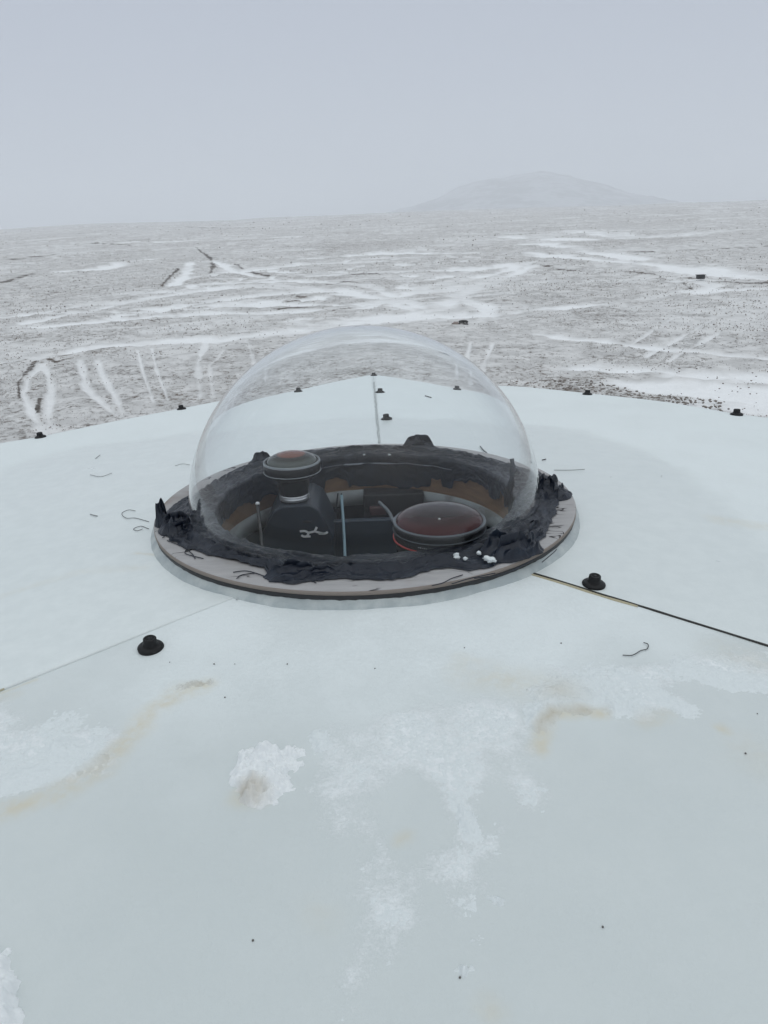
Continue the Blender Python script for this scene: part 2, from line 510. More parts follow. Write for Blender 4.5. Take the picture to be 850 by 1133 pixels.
# ---- far hill
hz = np.array([az_el(*p) for p in HILL_PX])
ha = np.linspace(hz[0, 0] - 0.16, hz[-1, 0] + 0.2, 360)
hr = np.linspace(700, 1750, 120)
HA, HR = np.meshgrid(ha, hr, indexing='ij')
el = np.interp(HA, np.concatenate([[ha[0]], hz[:, 0], [ha[-1]]]), np.concatenate([[-0.02], hz[:, 1], [-0.02]]))
HX = CAM[0] + HR * np.sin(HA); HY = CAM[1] + HR * np.cos(HA)
bell = np.exp(-((HR - 1150) / 210.0) ** 2)
top = CAM[2] + 1150 * el
HZ = -9 + (top + 9) * bell + (fbm(HX / 60, HY / 60, 5, 3) - 0.5) * 9 * bell + (ridged(HX / 25, HY / 60, 3, 8) - 0.5) * 4 * bell
mh = mat("hill_rock_and_snow", rough=0.95, spec=0.1)
n = N(mh); P = n.pos()
v = n.math('MULTIPLY_ADD', n.noise(n.scalev(P, (1, 1, 3)), 0.022, 6, 0.65), 0.7, n.math('MULTIPLY', n.noise(P, 0.11, 4, 0.6), 0.3))
n.out('Base Color', n.mix(n.ss(v, 0.42, 0.58), (0.25, 0.248, 0.245), (0.47, 0.475, 0.49)))
hill = link("hill", npmesh("hill", np.stack([HX, HY, HZ], -1).reshape(-1, 3), gridfaces(len(ha), len(hr), False, flip=True)), mh)
tag(hill, "low snow dusted hill fading into fog on the horizon", "hill", kind='structure')

# ---- haze
V, F = box_geo((0, 1500, 38), (11000, 11000, 104))
hzm = bpy.data.materials.new("haze"); hzm.use_nodes = True
ht = hzm.node_tree; ht.nodes.clear()
ho = ht.nodes.new('ShaderNodeOutputMaterial'); hv = ht.nodes.new('ShaderNodeVolumePrincipled')
hv.inputs['Color'].default_value = (0.94, 0.965, 1.0, 1)
hv.inputs['Density'].default_value = 0.0017
hv.inputs['Anisotropy'].default_value = 0.0
ht.links.new(hv.outputs[0], ho.inputs['Volume'])
haze = link("haze", npmesh("haze", V, F), hzm, smooth=False)
tag(haze, "pale fog hanging over the moor", "haze", kind='stuff')

# ================================================================== observatory roof
hut = empty("observatory_hut")
tag(hut, "white fibreglass hut roof bolted from panels and carrying the clear dome", "roof")
# eave outline in plan from the visible skyline, continued round the unseen sides
eave_px = [(413, 410), (328, 428), (200, 452), (45, 483), (0, 490.5)]
eave_pr = [(510, 425), (580, 428), (650, 435), (740, 445), (815, 458), (850, 462)]
EL = [on_roof(*p)[:2] for p in eave_px]; ER = [on_roof(*p)[:2] for p in eave_pr]
out_pts = [tuple(p) for p in EL]
d = (EL[-1] - EL[1]); d /= np.linalg.norm(d)
out_pts += [tuple(EL[-1] + d * 0.35), (-1.12, -0.10), (-1.02, -0.62), (-0.72, -1.05), (0.0, -1.22), (0.72, -1.05), (1.05, -0.6), (1.15, -0.05)]
d = (ER[-1] - ER[2]); d /= np.linalg.norm(d)
out_pts += [tuple(ER[-1] + d * 0.30)] + [tuple(p) for p in ER[::-1]]
oa = np.array([math.atan2(y, x) for x, y in out_pts]); orad = np.array([math.hypot(x, y) for x, y in out_pts])
def eave_r(th):
    """radius of the straight-sided outline along the direction th"""
    th = np.asarray(th); c, s = np.cos(th), np.sin(th)
    best = np.full(th.shape, 9.0)
    n_ = len(out_pts)
    for i in range(n_):
        x0, y0 = out_pts[i]; x1, y1 = out_pts[(i + 1) % n_]
        den = c * (y1 - y0) - s * (x1 - x0)
        with np.errstate(divide='ignore', invalid='ignore'):
            t = (x0 * (y1 - y0) - y0 * (x1 - x0)) / den
            u = (x0 * s - y0 * c) / den
        ok = (t > 0.3) & (u >= -1e-6) & (u <= 1 + 1e-6) & np.isfinite(t)
        best = np.where(ok & (t < best), t, best)
    return np.where(best > 8.5, 1.1, best)

# seams: straight from the ring out to the eave
def seam_line(pa, pb):
    a = on_roof(*pa)[:2]; b = on_roof(*pb)[:2]
    return a, b
S_back = seam_line((420, 490), (413, 411))
S_left = seam_line((270, 657), (0, 765))
S_right = seam_line((588, 634), (850, 715))
def seam_ang(S, r):
    a, b = S; d = b - a; L = np.linalg.norm(d); d = d / L
    # point on the seam line at radius r from the ring centre
    ad_ = a @ d; cc = a @ a - r * r
    t = -ad_ + np.sqrt(np.maximum(ad_ * ad_ - cc, 0))
    p = a[None] + d[None] * t[:, None]
    return np.arctan2(p[:, 1], p[:, 0])

FROST_PX_L = [(-60, 548), (0, 524), (40, 508), (90, 496), (150, 487), (215, 479), (300, 468), (380, 463), (470, 463), (560, 467), (594, 472), (640, 479), (690, 491), (735, 513), (775, 540), (810, 570), (850, 612), (880, 650)]
fr = np.array([[(math.atan2(q[1], q[0]) + math.pi / 2) % (2 * math.pi), math.hypot(q[0], q[1])] for q in [on_roof(*p) for p in FROST_PX_L]])
fr = fr[np.argsort(fr[:, 0])]
STAINS = [  # polylines (px,py,half width m, strength) on the roof
    ([(0, 900), (60, 880), (110, 852), (140, 820), (165, 790), (200, 765), (225, 758)], 0.011, 0.85),
    ([(0, 772), (20, 768)], 0.006, 0.5), ([(0, 768), (40, 752)], 0.0022, 0.8),
    ([(520, 745), (570, 755), (620, 765)], 0.018, 0.5), ([(510, 728), (530, 735)], 0.008, 0.4),
    ([(598, 830), (600, 805), (612, 790), (640, 788), (668, 790)], 0.0075, 0.95), ([(715, 800), (735, 792)], 0.009, 0.5),
    ([(798, 806), (801, 808)], 0.006, 0.8), ([(830, 830), (850, 845)], 0.02, 0.25), ([(795, 575), (850, 583)], 0.016, 0.45),
    ([(440, 930), (450, 925)], 0.006, 0.5), ([(538, 1113), (545, 1120)], 0.007, 0.5), ([(800, 720), (850, 735)], 0.02, 0.25),
    ([(0, 660), (30, 650), (90, 632), (160, 628)], 0.008, 0.25), ([(270, 880), (282, 880)], 0.0095, 1.0),
    ([(350, 1010), (360, 1018)], 0.01, 0.2), ([(150, 612), (175, 614)], 0.004, 0.5),
]
def stain_at(X, Y):
    s = np.zeros(X.shape)
    wb = fbm(X / 0.018, Y / 0.018, 4, 71)
    for pts, hw, st in STAINS:
        pl = [(*on_roof(px, py)[:2], hw) for px, py in pts]
        d, wd = seg_dist(X, Y, pl)
        s = np.maximum(s, st * (1 - sstep(0.05, 1.5, d / wd + (wb - 0.5) * 1.2)))
    return s * np.clip(0.05 + 1.4 * wb, 0, 1) * 0.78

RIME_A = [(362, 800), (420, 790), (480, 775), (540, 762), (575, 765), (598, 790), (602, 830), (600, 875), (585, 890), (555, 870), (525, 868), (520, 885), (545, 925), (555, 935), (540, 960), (505, 990), (480, 1005), (455, 1050), (420, 1070), (400, 1140), (365, 1140), (372, 1070), (390, 1020), (405, 980), (400, 930), (360, 930), (345, 870)]
RIME_B = [(590, 765), (620, 745), (700, 738), (760, 722), (860, 722), (900, 740), (860, 760), (800, 762), (760, 755), (740, 765), (770, 785), (720, 790), (690, 800), (665, 785), (610, 785), (596, 830), (590, 800)]
RIME_C = [(-60, 800), (0, 775), (40, 785), (110, 795), (128, 810), (115, 845), (60, 872), (0, 890), (-60, 905)]
RIME_H = [[(428, 885), (460, 868), (490, 880), (508, 910), (515, 940), (480, 938), (450, 930), (432, 912)], [(512, 880), (545, 862), (580, 880), (590, 905), (560, 930), (530, 925)]]
def rime_at(X, Y):
    wb = fbm(X / 0.03, Y / 0.03, 4, 43) - 0.5
    out = np.full(X.shape, -1.0)
    for pl in (RIME_A, RIME_B, RIME_C):
        out = np.maximum(out, poly_sd(X, Y, [on_roof(*p)[:2] for p in pl]))
    for pl in RIME_H:
        out = np.minimum(out, -poly_sd(X, Y, [on_roof(*p)[:2] for p in pl]))
    return sstep(-0.012, 0.022, out + wb * 0.035) * (0.75 + 0.8 * wb)

mroof = mat("white_gelcoat", rough=0.42, spec=0.5)
n = N(mroof); P = n.pos()
fa = n.attr('frost'); st = n.attr('stain'); pn = n.attr('panel')
bare = n.mix(n.ss(n.noise(P, 5.0, 6, 0.6), 0.3, 0.7), (0.575, 0.620, 0.618), (0.612, 0.655, 0.652))  # darker front gelcoat: shade over the near roof put into the colour
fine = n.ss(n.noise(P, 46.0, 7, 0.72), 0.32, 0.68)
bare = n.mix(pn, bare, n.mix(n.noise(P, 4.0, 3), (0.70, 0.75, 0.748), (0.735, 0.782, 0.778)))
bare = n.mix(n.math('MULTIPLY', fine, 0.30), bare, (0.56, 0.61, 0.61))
grain = n.noise(P, 260.0, 3, 0.6)
blot = n.noise(P, 9.0, 5, 0.6)
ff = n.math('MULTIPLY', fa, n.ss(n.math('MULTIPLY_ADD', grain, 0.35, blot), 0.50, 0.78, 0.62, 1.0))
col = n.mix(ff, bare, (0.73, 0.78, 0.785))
rim = n.attr('rime')
rg = n.math('MULTIPLY_ADD', n.noise(P, 480.0, 4, 0.7), 0.6, n.math('MULTIPLY', n.noise(P, 130.0, 4, 0.65), 0.4))
rf = n.ss(n.math('MULTIPLY_ADD', rim, 0.46, rg), 0.56, 0.98)
rf = n.math('MULTIPLY', rf, n.ss(rim, 0.02, 0.3))
col = n.mix(rf, col, (0.765, 0.80, 0.81))
spk = n.ss(n.voro(P, 38.0), 0.035, 0.05, 1.0, 0.0)
spk = n.math('MULTIPLY', spk, n.ss(n.noise(P, 12.0, 2), 0.60, 0.68))
st = n.math('MULTIPLY', st, n.ss(n.noise(P, 110, 4, 0.6), 0.30, 0.62, 0.35, 1.0))
col = n.mix(st, col, (0.61, 0.55, 0.40))
col = n.mix(n.math('MULTIPLY', spk, 0.55), col, (0.30, 0.27, 0.22))
n.out('Base Color', col)
n.out('Roughness', n.math('MULTIPLY_ADD', n.math('MAXIMUM', ff, rf), 0.45, n.math('MULTIPLY_ADD', blot, 0.25, 0.20)))
craze = n.noise(n.scalev(P, (30, 90, 30)), 1.0, 3, 0.6)
hgt = n.math('MULTIPLY', n.math('MULTIPLY', grain, ff), 0.8)
hgt = n.math('MULTIPLY_ADD', rf, 0.7, hgt); hgt = n.math('MULTIPLY_ADD', craze, 0.16, hgt); hgt = n.math('MULTIPLY_ADD', n.noise(P, 14.0, 3), 1.6, hgt)
hgt = n.math('MULTIPLY_ADD', fine, 0.25, hgt)
n.bump(hgt, 0.42, 0.0016)

mdark = mat("black_rubber", (0.006, 0.006, 0.007), 0.5, 0.3)
msteel = mat("dark_seam_gap", (0.02, 0.02, 0.017), 0.7)
mseal = mat("grey_sealant", (0.33, 0.36, 0.35), 0.35)
n = N(mseal); P = n.pos()
n.out('Base Color', n.mix(n.ss(n.noise(P, 55, 5, 0.6), 0.35, 0.7), (0.34, 0.385, 0.395), (0.47, 0.51, 0.505)))
n.bump(n.noise(P, 120, 3), 0.5, 0.001)
myel = mat("yellowed_sealant", (0.42, 0.38, 0.26), 0.6)

R0 = 0.205
def panel(S0, S1, nu, lift0, lift1, pv):
    """panel from seam S0 counter-clockwise to seam S1"""
    rho = np.concatenate([np.linspace(0, 0.42, 170, endpoint=False), np.linspace(0.42, 1, 60)])
    u = np.linspace(0, 1, nu)
    # radius depends on direction at the eave; use the mean direction first
    rr_ = R0 + rho * 0.9
    V = np.zeros((nu, len(rho), 3))
    a0 = seam_ang(S0, rr_); a1 = seam_ang(S1, rr_)
    a1 = np.where(a1 < a0, a1 + 2 * math.pi, a1)
    th = a0[None] + u[:, None] * (a1 - a0)[None]
    er = eave_r(th[:, -1])
    for it in range(3):
        rad = R0 + rho[None] * (er[:, None] - R0)
        for c in (0, -1):
            pass
        A0 = np.stack([seam_ang(S0, rad[i]) for i in range(nu)]); A1 = np.stack([seam_ang(S1, rad[i]) for i in range(nu)])
        A1 = np.where(A1 < A0, A1 + 2 * math.pi, A1)
        th = A0 + u[:, None] * (A1 - A0)
        er = eave_r(th[:, -1])
    X = rad * np.cos(th); Y = rad * np.sin(th)
    Z = roof_z(X, Y)
    d0 = (th - A0) * rad; d1 = (A1 - th) * rad
    Z = Z + lift0 * (1 - sstep(0.0, 0.09, d0)) + lift1 * (1 - sstep(0.0, 0.09, d1))
    Z = Z + (fbm(X / 0.12, Y / 0.12, 3, 51) - 0.5) * 0.0016
    thm = (th + math.pi / 2) % (2 * math.pi)
    frd = np.interp(thm, fr[:, 0], fr[:, 1], left=9, right=9)
    span = (thm > fr[0, 0]) & (thm < fr[-1, 0])
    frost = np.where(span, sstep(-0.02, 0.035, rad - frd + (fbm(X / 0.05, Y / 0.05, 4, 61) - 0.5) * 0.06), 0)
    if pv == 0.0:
        frost = np.maximum(frost, 1.0 * (1 - sstep(0.27, 0.49, rad + (fbm(X / 0.05, Y / 0.05, 4, 63) - 0.5) * 0.12)))  # light frost near the ring; its fade outward also paints the lower panel's shade
    stn = np.zeros_like(X)
    k = (np.abs(X) < 0.8) & (rad < 0.9)
    stn[k] = stain_at(X[k], Y[k])
    rim = np.zeros_like(X); rim[k] = rime_at(X[k], Y[k])
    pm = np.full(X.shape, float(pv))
    V = np.stack([X, Y, Z], -1)
    nv = V.shape[1]
    # closed edge: skirt down along both seams and a turned-down lip at the eave
    dn = V.copy()
    e0 = V[0] - [0, 0, 0.004]; e1 = V[-1] - [0, 0, 0.004]
    Vall = np.concatenate([e0[None], V, e1[None]], 0)
    ext = lambda a: np.concatenate([a[:1], a, a[-1:]], 0)
    lip1 = Vall[:, -1:] + np.array([0, 0, -0.006]); lip2 = Vall[:, -1:] * np.array([0.995, 0.995, 1]) + np.array([0, 0, -0.05])
    Vall = np.concatenate([Vall, lip1, lip2], 1)
    ext2 = lambda a: np.concatenate([ext(a), ext(a)[:, -1:], ext(a)[:, -1:]], 1)
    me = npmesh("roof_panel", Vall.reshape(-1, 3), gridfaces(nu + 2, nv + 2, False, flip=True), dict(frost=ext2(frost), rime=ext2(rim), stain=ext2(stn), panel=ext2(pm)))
    return link("roof_panel", me, mroof, hut)
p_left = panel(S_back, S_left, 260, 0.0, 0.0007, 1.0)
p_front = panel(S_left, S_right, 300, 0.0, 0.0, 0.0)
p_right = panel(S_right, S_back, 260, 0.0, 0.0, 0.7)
p_left['label'] = "left roof panel lapped over the front one"

# seam strips
def strip(name, S, t0, t1, wd, h, m, wob=0.0, off=0.0, seed=1, n_=90):
    a, b = S; d = b - a; L = np.linalg.norm(d); d /= L; nn = np.array([-d[1], d[0]])
    t = np.linspace(t0, t1, n_)
    c = a[None] + d[None] * t[:, None] + nn[None] * (off + wob * (vnoise(t * 30, t * 0, seed) - 0.5))[:, None]
    ww = wd * (0.7 + 0.6 * vnoise(t * 60, t * 0 + 5, seed + 1))
    rows = []
    for s, hh in ((-1, -0.002), (-0.8, h), (0.8, h), (1, -0.002)):
        q = c + nn[None] * (s * ww / 2)[:, None]
        rows.append(np.column_stack([q, roof_z(q[:, 0], q[:, 1]) + hh]))
    V = np.stack(rows, 1)
    return link(name, npmesh(name, V.reshape(-1, 3), gridfaces(n_, 4, False)), m, hut)
strip("seam", S_right, 0.0, 0.36, 0.0022, 0.0010, msteel, 0.0006)['label'] = "dark open seam right of the front panel"
strip("seam", S_right, 0.36, 0.72, 0.0022, 0.0010, msteel, 0.0006)
strip("seam_sealant", S_right, 0.0, 0.10, 0.0030, 0.0008, myel, 0.002, -0.0022, 4)
strip("seam_sealant", S_left, 0.205, 0.34, 0.0011, 0.0012, myel, 0.002, -0.0005, 6)
mgs = mat("grey_seam", (0.42, 0.45, 0.45), 0.7)
strip("seam", S_back, 0.0, 1.0, 0.0035, 0.0012, mgs, 0.002, 0, 9)

# bolts
def bolt_profile(s=1.0):
    return np.array([(0.0, 0.0104), (0.0022, 0.0104), (0.0026, 0.0096), (0.0038, 0.0096), (0.0042, 0.0107), (0.0052, 0.0107), (0.0058, 0.0101), (0.0061, 0.0060), (0.0064, 0.0050),
                     (0.0068, 0.0046), (0.0069, 0.0038)]) * s
washer_prof = np.array([(0.0062, 0.0042), (0.0075, 0.0042), (0.0100, 0.0030), (0.0112, 0.0020), (0.0116, 0.0012), (0.0112, -0.0010)])
def bolt(px, py, big=1.0, tilt=None):
    P = on_roof(px, py)
    nrm = Vector((-0.0 + 0.088 * P[0] / max(1e-6, math.hypot(P[0], P[1])), 0.088 * P[1] / max(1e-6, math.hypot(P[0], P[1])), 1))
    if tilt: nrm = nrm + Vector(tilt)
    b = lathe("bolt", bolt_profile(big), mdark, hut, 28, P, nrm)
    lathe("washer", washer_prof * big, mdark, b, 32, P, nrm)
    return b
bolt(167, 717, 0.92, (0.10, 0, 0))['label'] = "black bolt on the front panel beside the left seam"
bolt(657, 647, 0.92)['label'] = "black bolt just above the dark seam"
for q in [(45, 484), (201, 453), (328, 430), (414, 411.5), (421, 432), (428, 463), (510, 426), (650, 436.5), (815, 459)]:
    rb_ = random.Random(int(q[0]))
    bolt(q[0], q[1], rb_.uniform(0.9, 1.08), (rb_.uniform(-.12, .12), rb_.uniform(-.12, .12), 0))

# hut walls below the eave
mwall = mat("white_hut_wall", (0.70, 0.74, 0.75), 0.6)
th = np.linspace(0, 2 * math.pi, 96, endpoint=False)
er = eave_r(th) * 0.93
zt = roof_z(er * np.cos(th), er * np.sin(th)) - 0.012
V = np.concatenate([np.column_stack([er * np.cos(th), er * np.sin(th), zt]), np.column_stack([er * np.cos(th), er * np.sin(th), np.full(96, -2.6)])])
i = np.arange(96); j = (i + 1) % 96
link("wall", npmesh("wall", V, np.column_stack([i, i + 96, j + 96, j])), mwall, hut)

# ================================================================== dome window
dw = empty("dome_window")
tag(dw, "clear acrylic dome taped with black tape on a weathered plywood ring", "dome")
Rd, Zd, TH = 0.1972, -0.004, 0.0019
phi = np.concatenate([np.linspace(R(1.5), R(89.0), 90), [R(90)]])
outer = [(Rd * math.cos(a), Zd + Rd * math.sin(a)) for a in phi]
inner = [((Rd - TH) * math.cos(a), Zd + (Rd - TH) * math.sin(a)) for a in phi[::-1]]
prof = outer + inner + [outer[0]]
mglass = bpy.data.materials.new("clear_acrylic"); mglass.use_nodes = True
n = N(mglass)
b = n.b
b.inputs['Base Color'].default_value = (0.985, 0.995, 1.0, 1)
b.inputs['Transmission Weight'].default_value = 1.0
b.inputs['Roughness'].default_value = 0.0
b.inputs['IOR'].default_value = 1.30
acr = lathe("acrylic_dome", prof, mglass, dw, 160)

mply = mat("weathered_plywood", rough=0.85, spec=0.15)
n = N(mply); P = n.pos()
G = n.scalev(P, (18, 150, 60))
g1 = n.noise(G, 1.0, 5, 0.65, 0.6)
crk = n.ss(n.math('ABSOLUTE', n.math('SUBTRACT', n.noise(n.scalev(P, (10, 34, 30)), 1.0, 3, 0.5, 0.7), 0.5)), 0.003, 0.012, 1.0, 0.0)
crk = n.math('MULTIPLY', crk, n.ss(n.noise(P, 14, 2), 0.50, 0.60))
c = n.mix(g1, (0.30, 0.295, 0.30), (0.47, 0.463, 0.462))
c = n.mix(n.ss(n.noise(P, 10, 4), 0.55, 0.75), c, (0.24, 0.20, 0.18))
n.out('Base Color', n.mix(crk, c, (0.03, 0.028, 0.03)))
n.bump(n.math('MULTIPLY_ADD', crk, -1.2, g1), 0.6, 0.0012)
mplye = mat("plywood_edge", (0.26, 0.225, 0.20), 0.8, 0.2)
ring_prof = [(0.170, -0.012), (0.170, 0.0), (0.2325, 0.0), (0.2340, -0.0006), (0.2346, -0.0014)]
lathe("plywood_ring", ring_prof, mply, dw, 180)
lathe("plywood_edge", [(0.2346, -0.0014), (0.2350, -0.0024), (0.2350, -0.0052), (0.2335, -0.0056)], mplye, dw, 180)
lathe("gasket", [(0.2335, -0.0054), (0.2345, -0.0066), (0.2339, -0.0100), (0.2347, -0.0155), (0.2347, -0.02)], mat("black_gasket", (0.018, 0.019, 0.021), 0.45), dw, 180)
# sealant bead, uneven
t = np.linspace(0, 2 * math.pi, 420, endpoint=False)
wv = 0.0070 + 0.0020 * (fbm(t * 5, t * 0, 4, 91) - 0.5) * 2
sp = []
for k, (a_, h_) in enumerate([(0.0, 0.0058), (0.22, 0.0050), (0.5, 0.0034), (0.8, 0.0016), (1.0, -0.0012)]):
    rr_ = 0.2338 + wv * a_
    x_, y_ = rr_ * np.cos(t), rr_ * np.sin(t)
    sp.append(np.column_stack([x_, y_, roof_z(x_, y_) + h_ + 0.0012 * (fbm(t * 40 + k, t * 0 + k, 3, 95) - 0.5)]))
link("sealant_bead", npmesh("sealant_bead", np.stack(sp, 1).reshape(-1, 3), gridfaces(420, 5, True)), mseal, dw)
# sealant tail at left seam
a = S_left[0]
pp = [(*(np.array(on_roof(262, 664)[:2])), 0.0), (*(np.array(on_roof(267, 658)[:2])), 0.002), (*(np.array(on_roof(270, 653)[:2])), 0.004)]
tube("sealant_tail", [(x, y, roof_z(x, y) + h) for x, y, h in pp], np.linspace(0.0008, 0.0022, 20), mseal, dw, 8, 20)

# ---- tape
mtape = mat("black_cloth_tape", (0.011, 0.012, 0.017), 0.5, 0.42)
n = N(mtape); P = n.pos()
n.out('Base Color', n.mix(n.ss(n.noise(P, 60, 4), 0.5, 0.75), (0.004, 0.008, 0.018), (0.011, 0.019, 0.034)))
n.out('Roughness', n.math('MULTIPLY_ADD', n.noise(P, 80, 3), 0.4, 0.2))
n.bump(n.noise(P, 700, 3, 0.6), 0.5, 0.0007)

OUT_PX = [(168, 575), (185, 597), (205, 606), (225, 612), (262, 622), (290, 628), (300, 641), (320, 647), (345, 643), (370, 640), (400, 641), (430, 641), (455, 638), (478, 630), (500, 627),
          (520, 631), (545, 631), (575, 621), (594, 608), (601, 597), (611, 580), (617, 563), (622, 546), (612, 528)]
oq = [at_z(x, y, 0.002) for x, y in OUT_PX]
ot = np.array([math.atan2(q[1], q[0]) for q in oq]); orr = np.array([min(0.2335, math.hypot(q[0], q[1])) for q in oq])
back = [(R(35), .214), (R(60), .219), (R(80), .222), (R(100), .221), (R(125), .221), (R(145), .216), (R(165), .206)]
ot = np.concatenate([ot % (2 * math.pi), [b_[0] for b_ in back]]); orr = np.concatenate([orr, [b_[1] for b_ in back]])
k = np.argsort(ot); ot = ot[k]; orr = orr[k]
ot = np.concatenate([[ot[-1] - 2 * math.pi], ot, [ot[0] + 2 * math.pi]]); orr = np.concatenate([[orr[-1]], orr, [orr[0]]])
nt_ = 1100
t = np.linspace(0, 2 * math.pi, nt_, endpoint=False)
ro_ = np.interp(t, ot, orr) + (fbm(t * 22, t * 0, 4, 101) - 0.5) * 0.007 - 0.002
ro_ = np.minimum(np.maximum(ro_, 0.200), 0.2335)
low = np.interp(np.degrees(t), [0, 25, 50, 75, 95, 120, 140, 165, 190, 215, 300, 340, 360], [.020, .021, .030, .038, .036, .034, .024, .020, .020, .024, .024, .020, .020])
low = low + 0.005 + 0.012 * (fbm(t * 11, t * 0 + 3, 4, 111) - 0.5) - 0.012 * sstep(0.62, 0.72, vnoise(t * 9, t * 0 + 1, 113))        # ragged lower edge inside the hole
front = np.clip(-np.sin(t), 0, 1)
uu = np.linspace(0, 1, 64)
VV = np.zeros((nt_, 64, 3))
for kx, u_ in enumerate(uu):
    if u_ < 0.28:                    # inside skirt
        s_ = u_ / 0.28
        r_ = np.full(nt_, 0.1685) - 0.001 * (1 - s_); z_ = -low * (1 - s_) + 0.0005 * s_
        wr = 0.6
    else:
        s_ = (u_ - 0.28) / 0.72
        r_ = 0.1685 + s_ * (ro_ - 0.1685)
        z_ = np.full(nt_, 0.0012) + 0.0045 * np.exp(-((r_ - 0.197) / 0.0065) ** 2) * (0.6 + 0.8 * vnoise(t * 30, t * 0, 121)) + 0.0015 * (1 - s_)
        wr = 1.0 if s_ < 0.96 else 0.15
    per = np.minimum(t, 2 * math.pi - t)
    ws = (ridged(per * 5.5 + u_ * 1.5, per * 0 + u_ * 9 + 0.8 * np.sin(per * 7), 2, 131) - 0.45) * 0.0048 + (ridged(per * 9, per * 0 + u_ * 26 + np.sin(per * 13), 2, 141) - 0.5) * 0.0020
    if u_ < 0.28:
        VV[:, kx, 0] = (r_ - np.abs(ws) * wr) * np.cos(t); VV[:, kx, 1] = (r_ - np.abs(ws) * wr) * np.sin(t); VV[:, kx, 2] = z_
    else:
        VV[:, kx, 0] = r_ * np.cos(t); VV[:, kx, 1] = r_ * np.sin(t); VV[:, kx, 2] = z_ + np.maximum(ws, -0.0004) * wr
link("tape_seal", npmesh("tape_seal", VV.reshape(-1, 3), gridfaces(nt_, 64, True, flip=False)), mtape, dw)

def wad(px, py, z, size, rot, seed, label=None, zoff=0.0):
    """bunched cloth tape: a draped patch gathered into pleats, with a ragged hem"""
    c = at_z(px, py, z)
    nu_, nv_ = 160, 70
    a_ = np.linspace(0, 2 * math.pi, nu_, endpoint=False); q_ = np.linspace(0, 1, nv_)
    Aa, Q = np.meshgrid(a_, q_, indexing='ij')
    rag = 0.85 + 0.45 * (fbm(2.2 * np.cos(Aa) + seed * 7, 2.2 * np.sin(Aa) + seed, 4, seed) - 0.35)
    x = Q * np.cos(Aa) * rag; y = Q * np.sin(Aa) * rag
    wx = fbm(x * 1.4 + seed * 5, y * 1.4, 3, seed + 3) - 0.5
    wy = fbm(x * 1.4 - seed * 3, y * 1.4 + 9, 3, seed + 4) - 0.5
    # pleats run along the long side and fan out
    ph = (y + 0.9 * wy) * (4.6 + 1.6 * x) + 2.2 * wx + seed
    pleat = 0.5 + 0.5 * np.sin(ph * 1.9)
    pleat = pleat ** 1.6
    fine = 0.5 + 0.5 * np.sin(ph * 5.3 + 6 * wx)
    env = (1 - sstep(0.45, 1.0, Q)) * (0.75 + 0.9 * (fbm(x * 1.1 + seed, y * 1.1 - seed, 2, seed + 8) - 0.4))
    hgt_ = size[2] * 1.7 * (0.18 * (1 - Q ** 3) + env * (0.25 + 0.70 * pleat + 0.10 * fine))
    # each fold leans over a little, so the pleats overlap
    lean = 0.20 * env * np.cos(ph * 1.9)
    X = (x + 0.10 * wx) * size[0] * 1.05; Y = (y + lean) * size[1] * 1.05
    V = np.stack([X, Y, hgt_], -1).reshape(-1, 3)
    cr_, sr_ = math.cos(rot), math.sin(rot)
    V = np.stack([V[:, 0] * cr_ - V[:, 1] * sr_, V[:, 0] * sr_ + V[:, 1] * cr_, V[:, 2]], -1)
    base = np.array([c[0], c[1], 0.0012 + zoff])
    V = V + base
    V2 = V.reshape(nu_, nv_, 3)
    hem = V2[:, -1:].copy(); hem[:, :, 2] = 0.0004
    V2 = np.concatenate([V2, hem], 1)
    o = link("tape_wad", npmesh("tape_wad", V2.reshape(-1, 3), gridfaces(nu_, nv_ + 1, True, flip=True)), mtape, dw)
    if label: o['label'] = label
    return o
wad(196, 578, 0.007, (0.019, 0.026, 0.010), 0.3, 3, "crumpled tape sticking out at the left of the dome")
wad(180, 572, 0.010, (0.009, 0.012, 0.015), 0.9, 14)
wad(210, 586, 0.004, (0.012, 0.022, 0.008), -0.4, 17)
wad(608, 539, 0.006, (0.020, 0.017, 0.0105), 1.2, 6, "crumpled tape sticking up at the right of the dome")
wad(620, 546, 0.003, (0.018, 0.013, 0.0065), 1.0, 24)
wad(323, 633, 0.004, (0.028, 0.013, 0.007), 0.1, 7, "crumpled tape on the front left of the ring")
wad(352, 634, 0.003, (0.022, 0.010, 0.004), 0.2, 27)
wad(560, 605, 0.008, (0.031, 0.018, 0.014), 0.35, 9, "large crumpled tape flap on the front right of the ring")
wad(582, 606, 0.004, (0.020, 0.014, 0.009), 0.6, 33)
wad(588, 588, 0.003, (0.026, 0.013, 0.006), 1.0, 38)
wad(463, 494, 0.002, (0.024, 0.013, 0.010), 0.0, 11, "rounded tape lump behind the dome")
wad(288, 508, 0.004, (0.018, 0.012, 0.008), 0.5, 45)
# pale line painted as a fold's highlight on the tape at the back of the hole
ft = np.linspace(R(48), R(112), 60)
mfold = mat("fold_highlight_grey", (0.20, 0.23, 0.27), 0.6)
fp = np.column_stack([0.1655 * np.cos(ft), 0.1655 * np.sin(ft), -0.0085 + 0.003 * (fbm(ft * 9, ft * 0, 3, 301) - 0.5)])
V, F = tube_geo(fp, 0.0003 + 0.0011 * sstep(0.35, 0.7, vnoise(ft * 14, ft * 0, 305)), 6)
link("fold_highlight", npmesh("fold_highlight", V, F), mfold, dw)
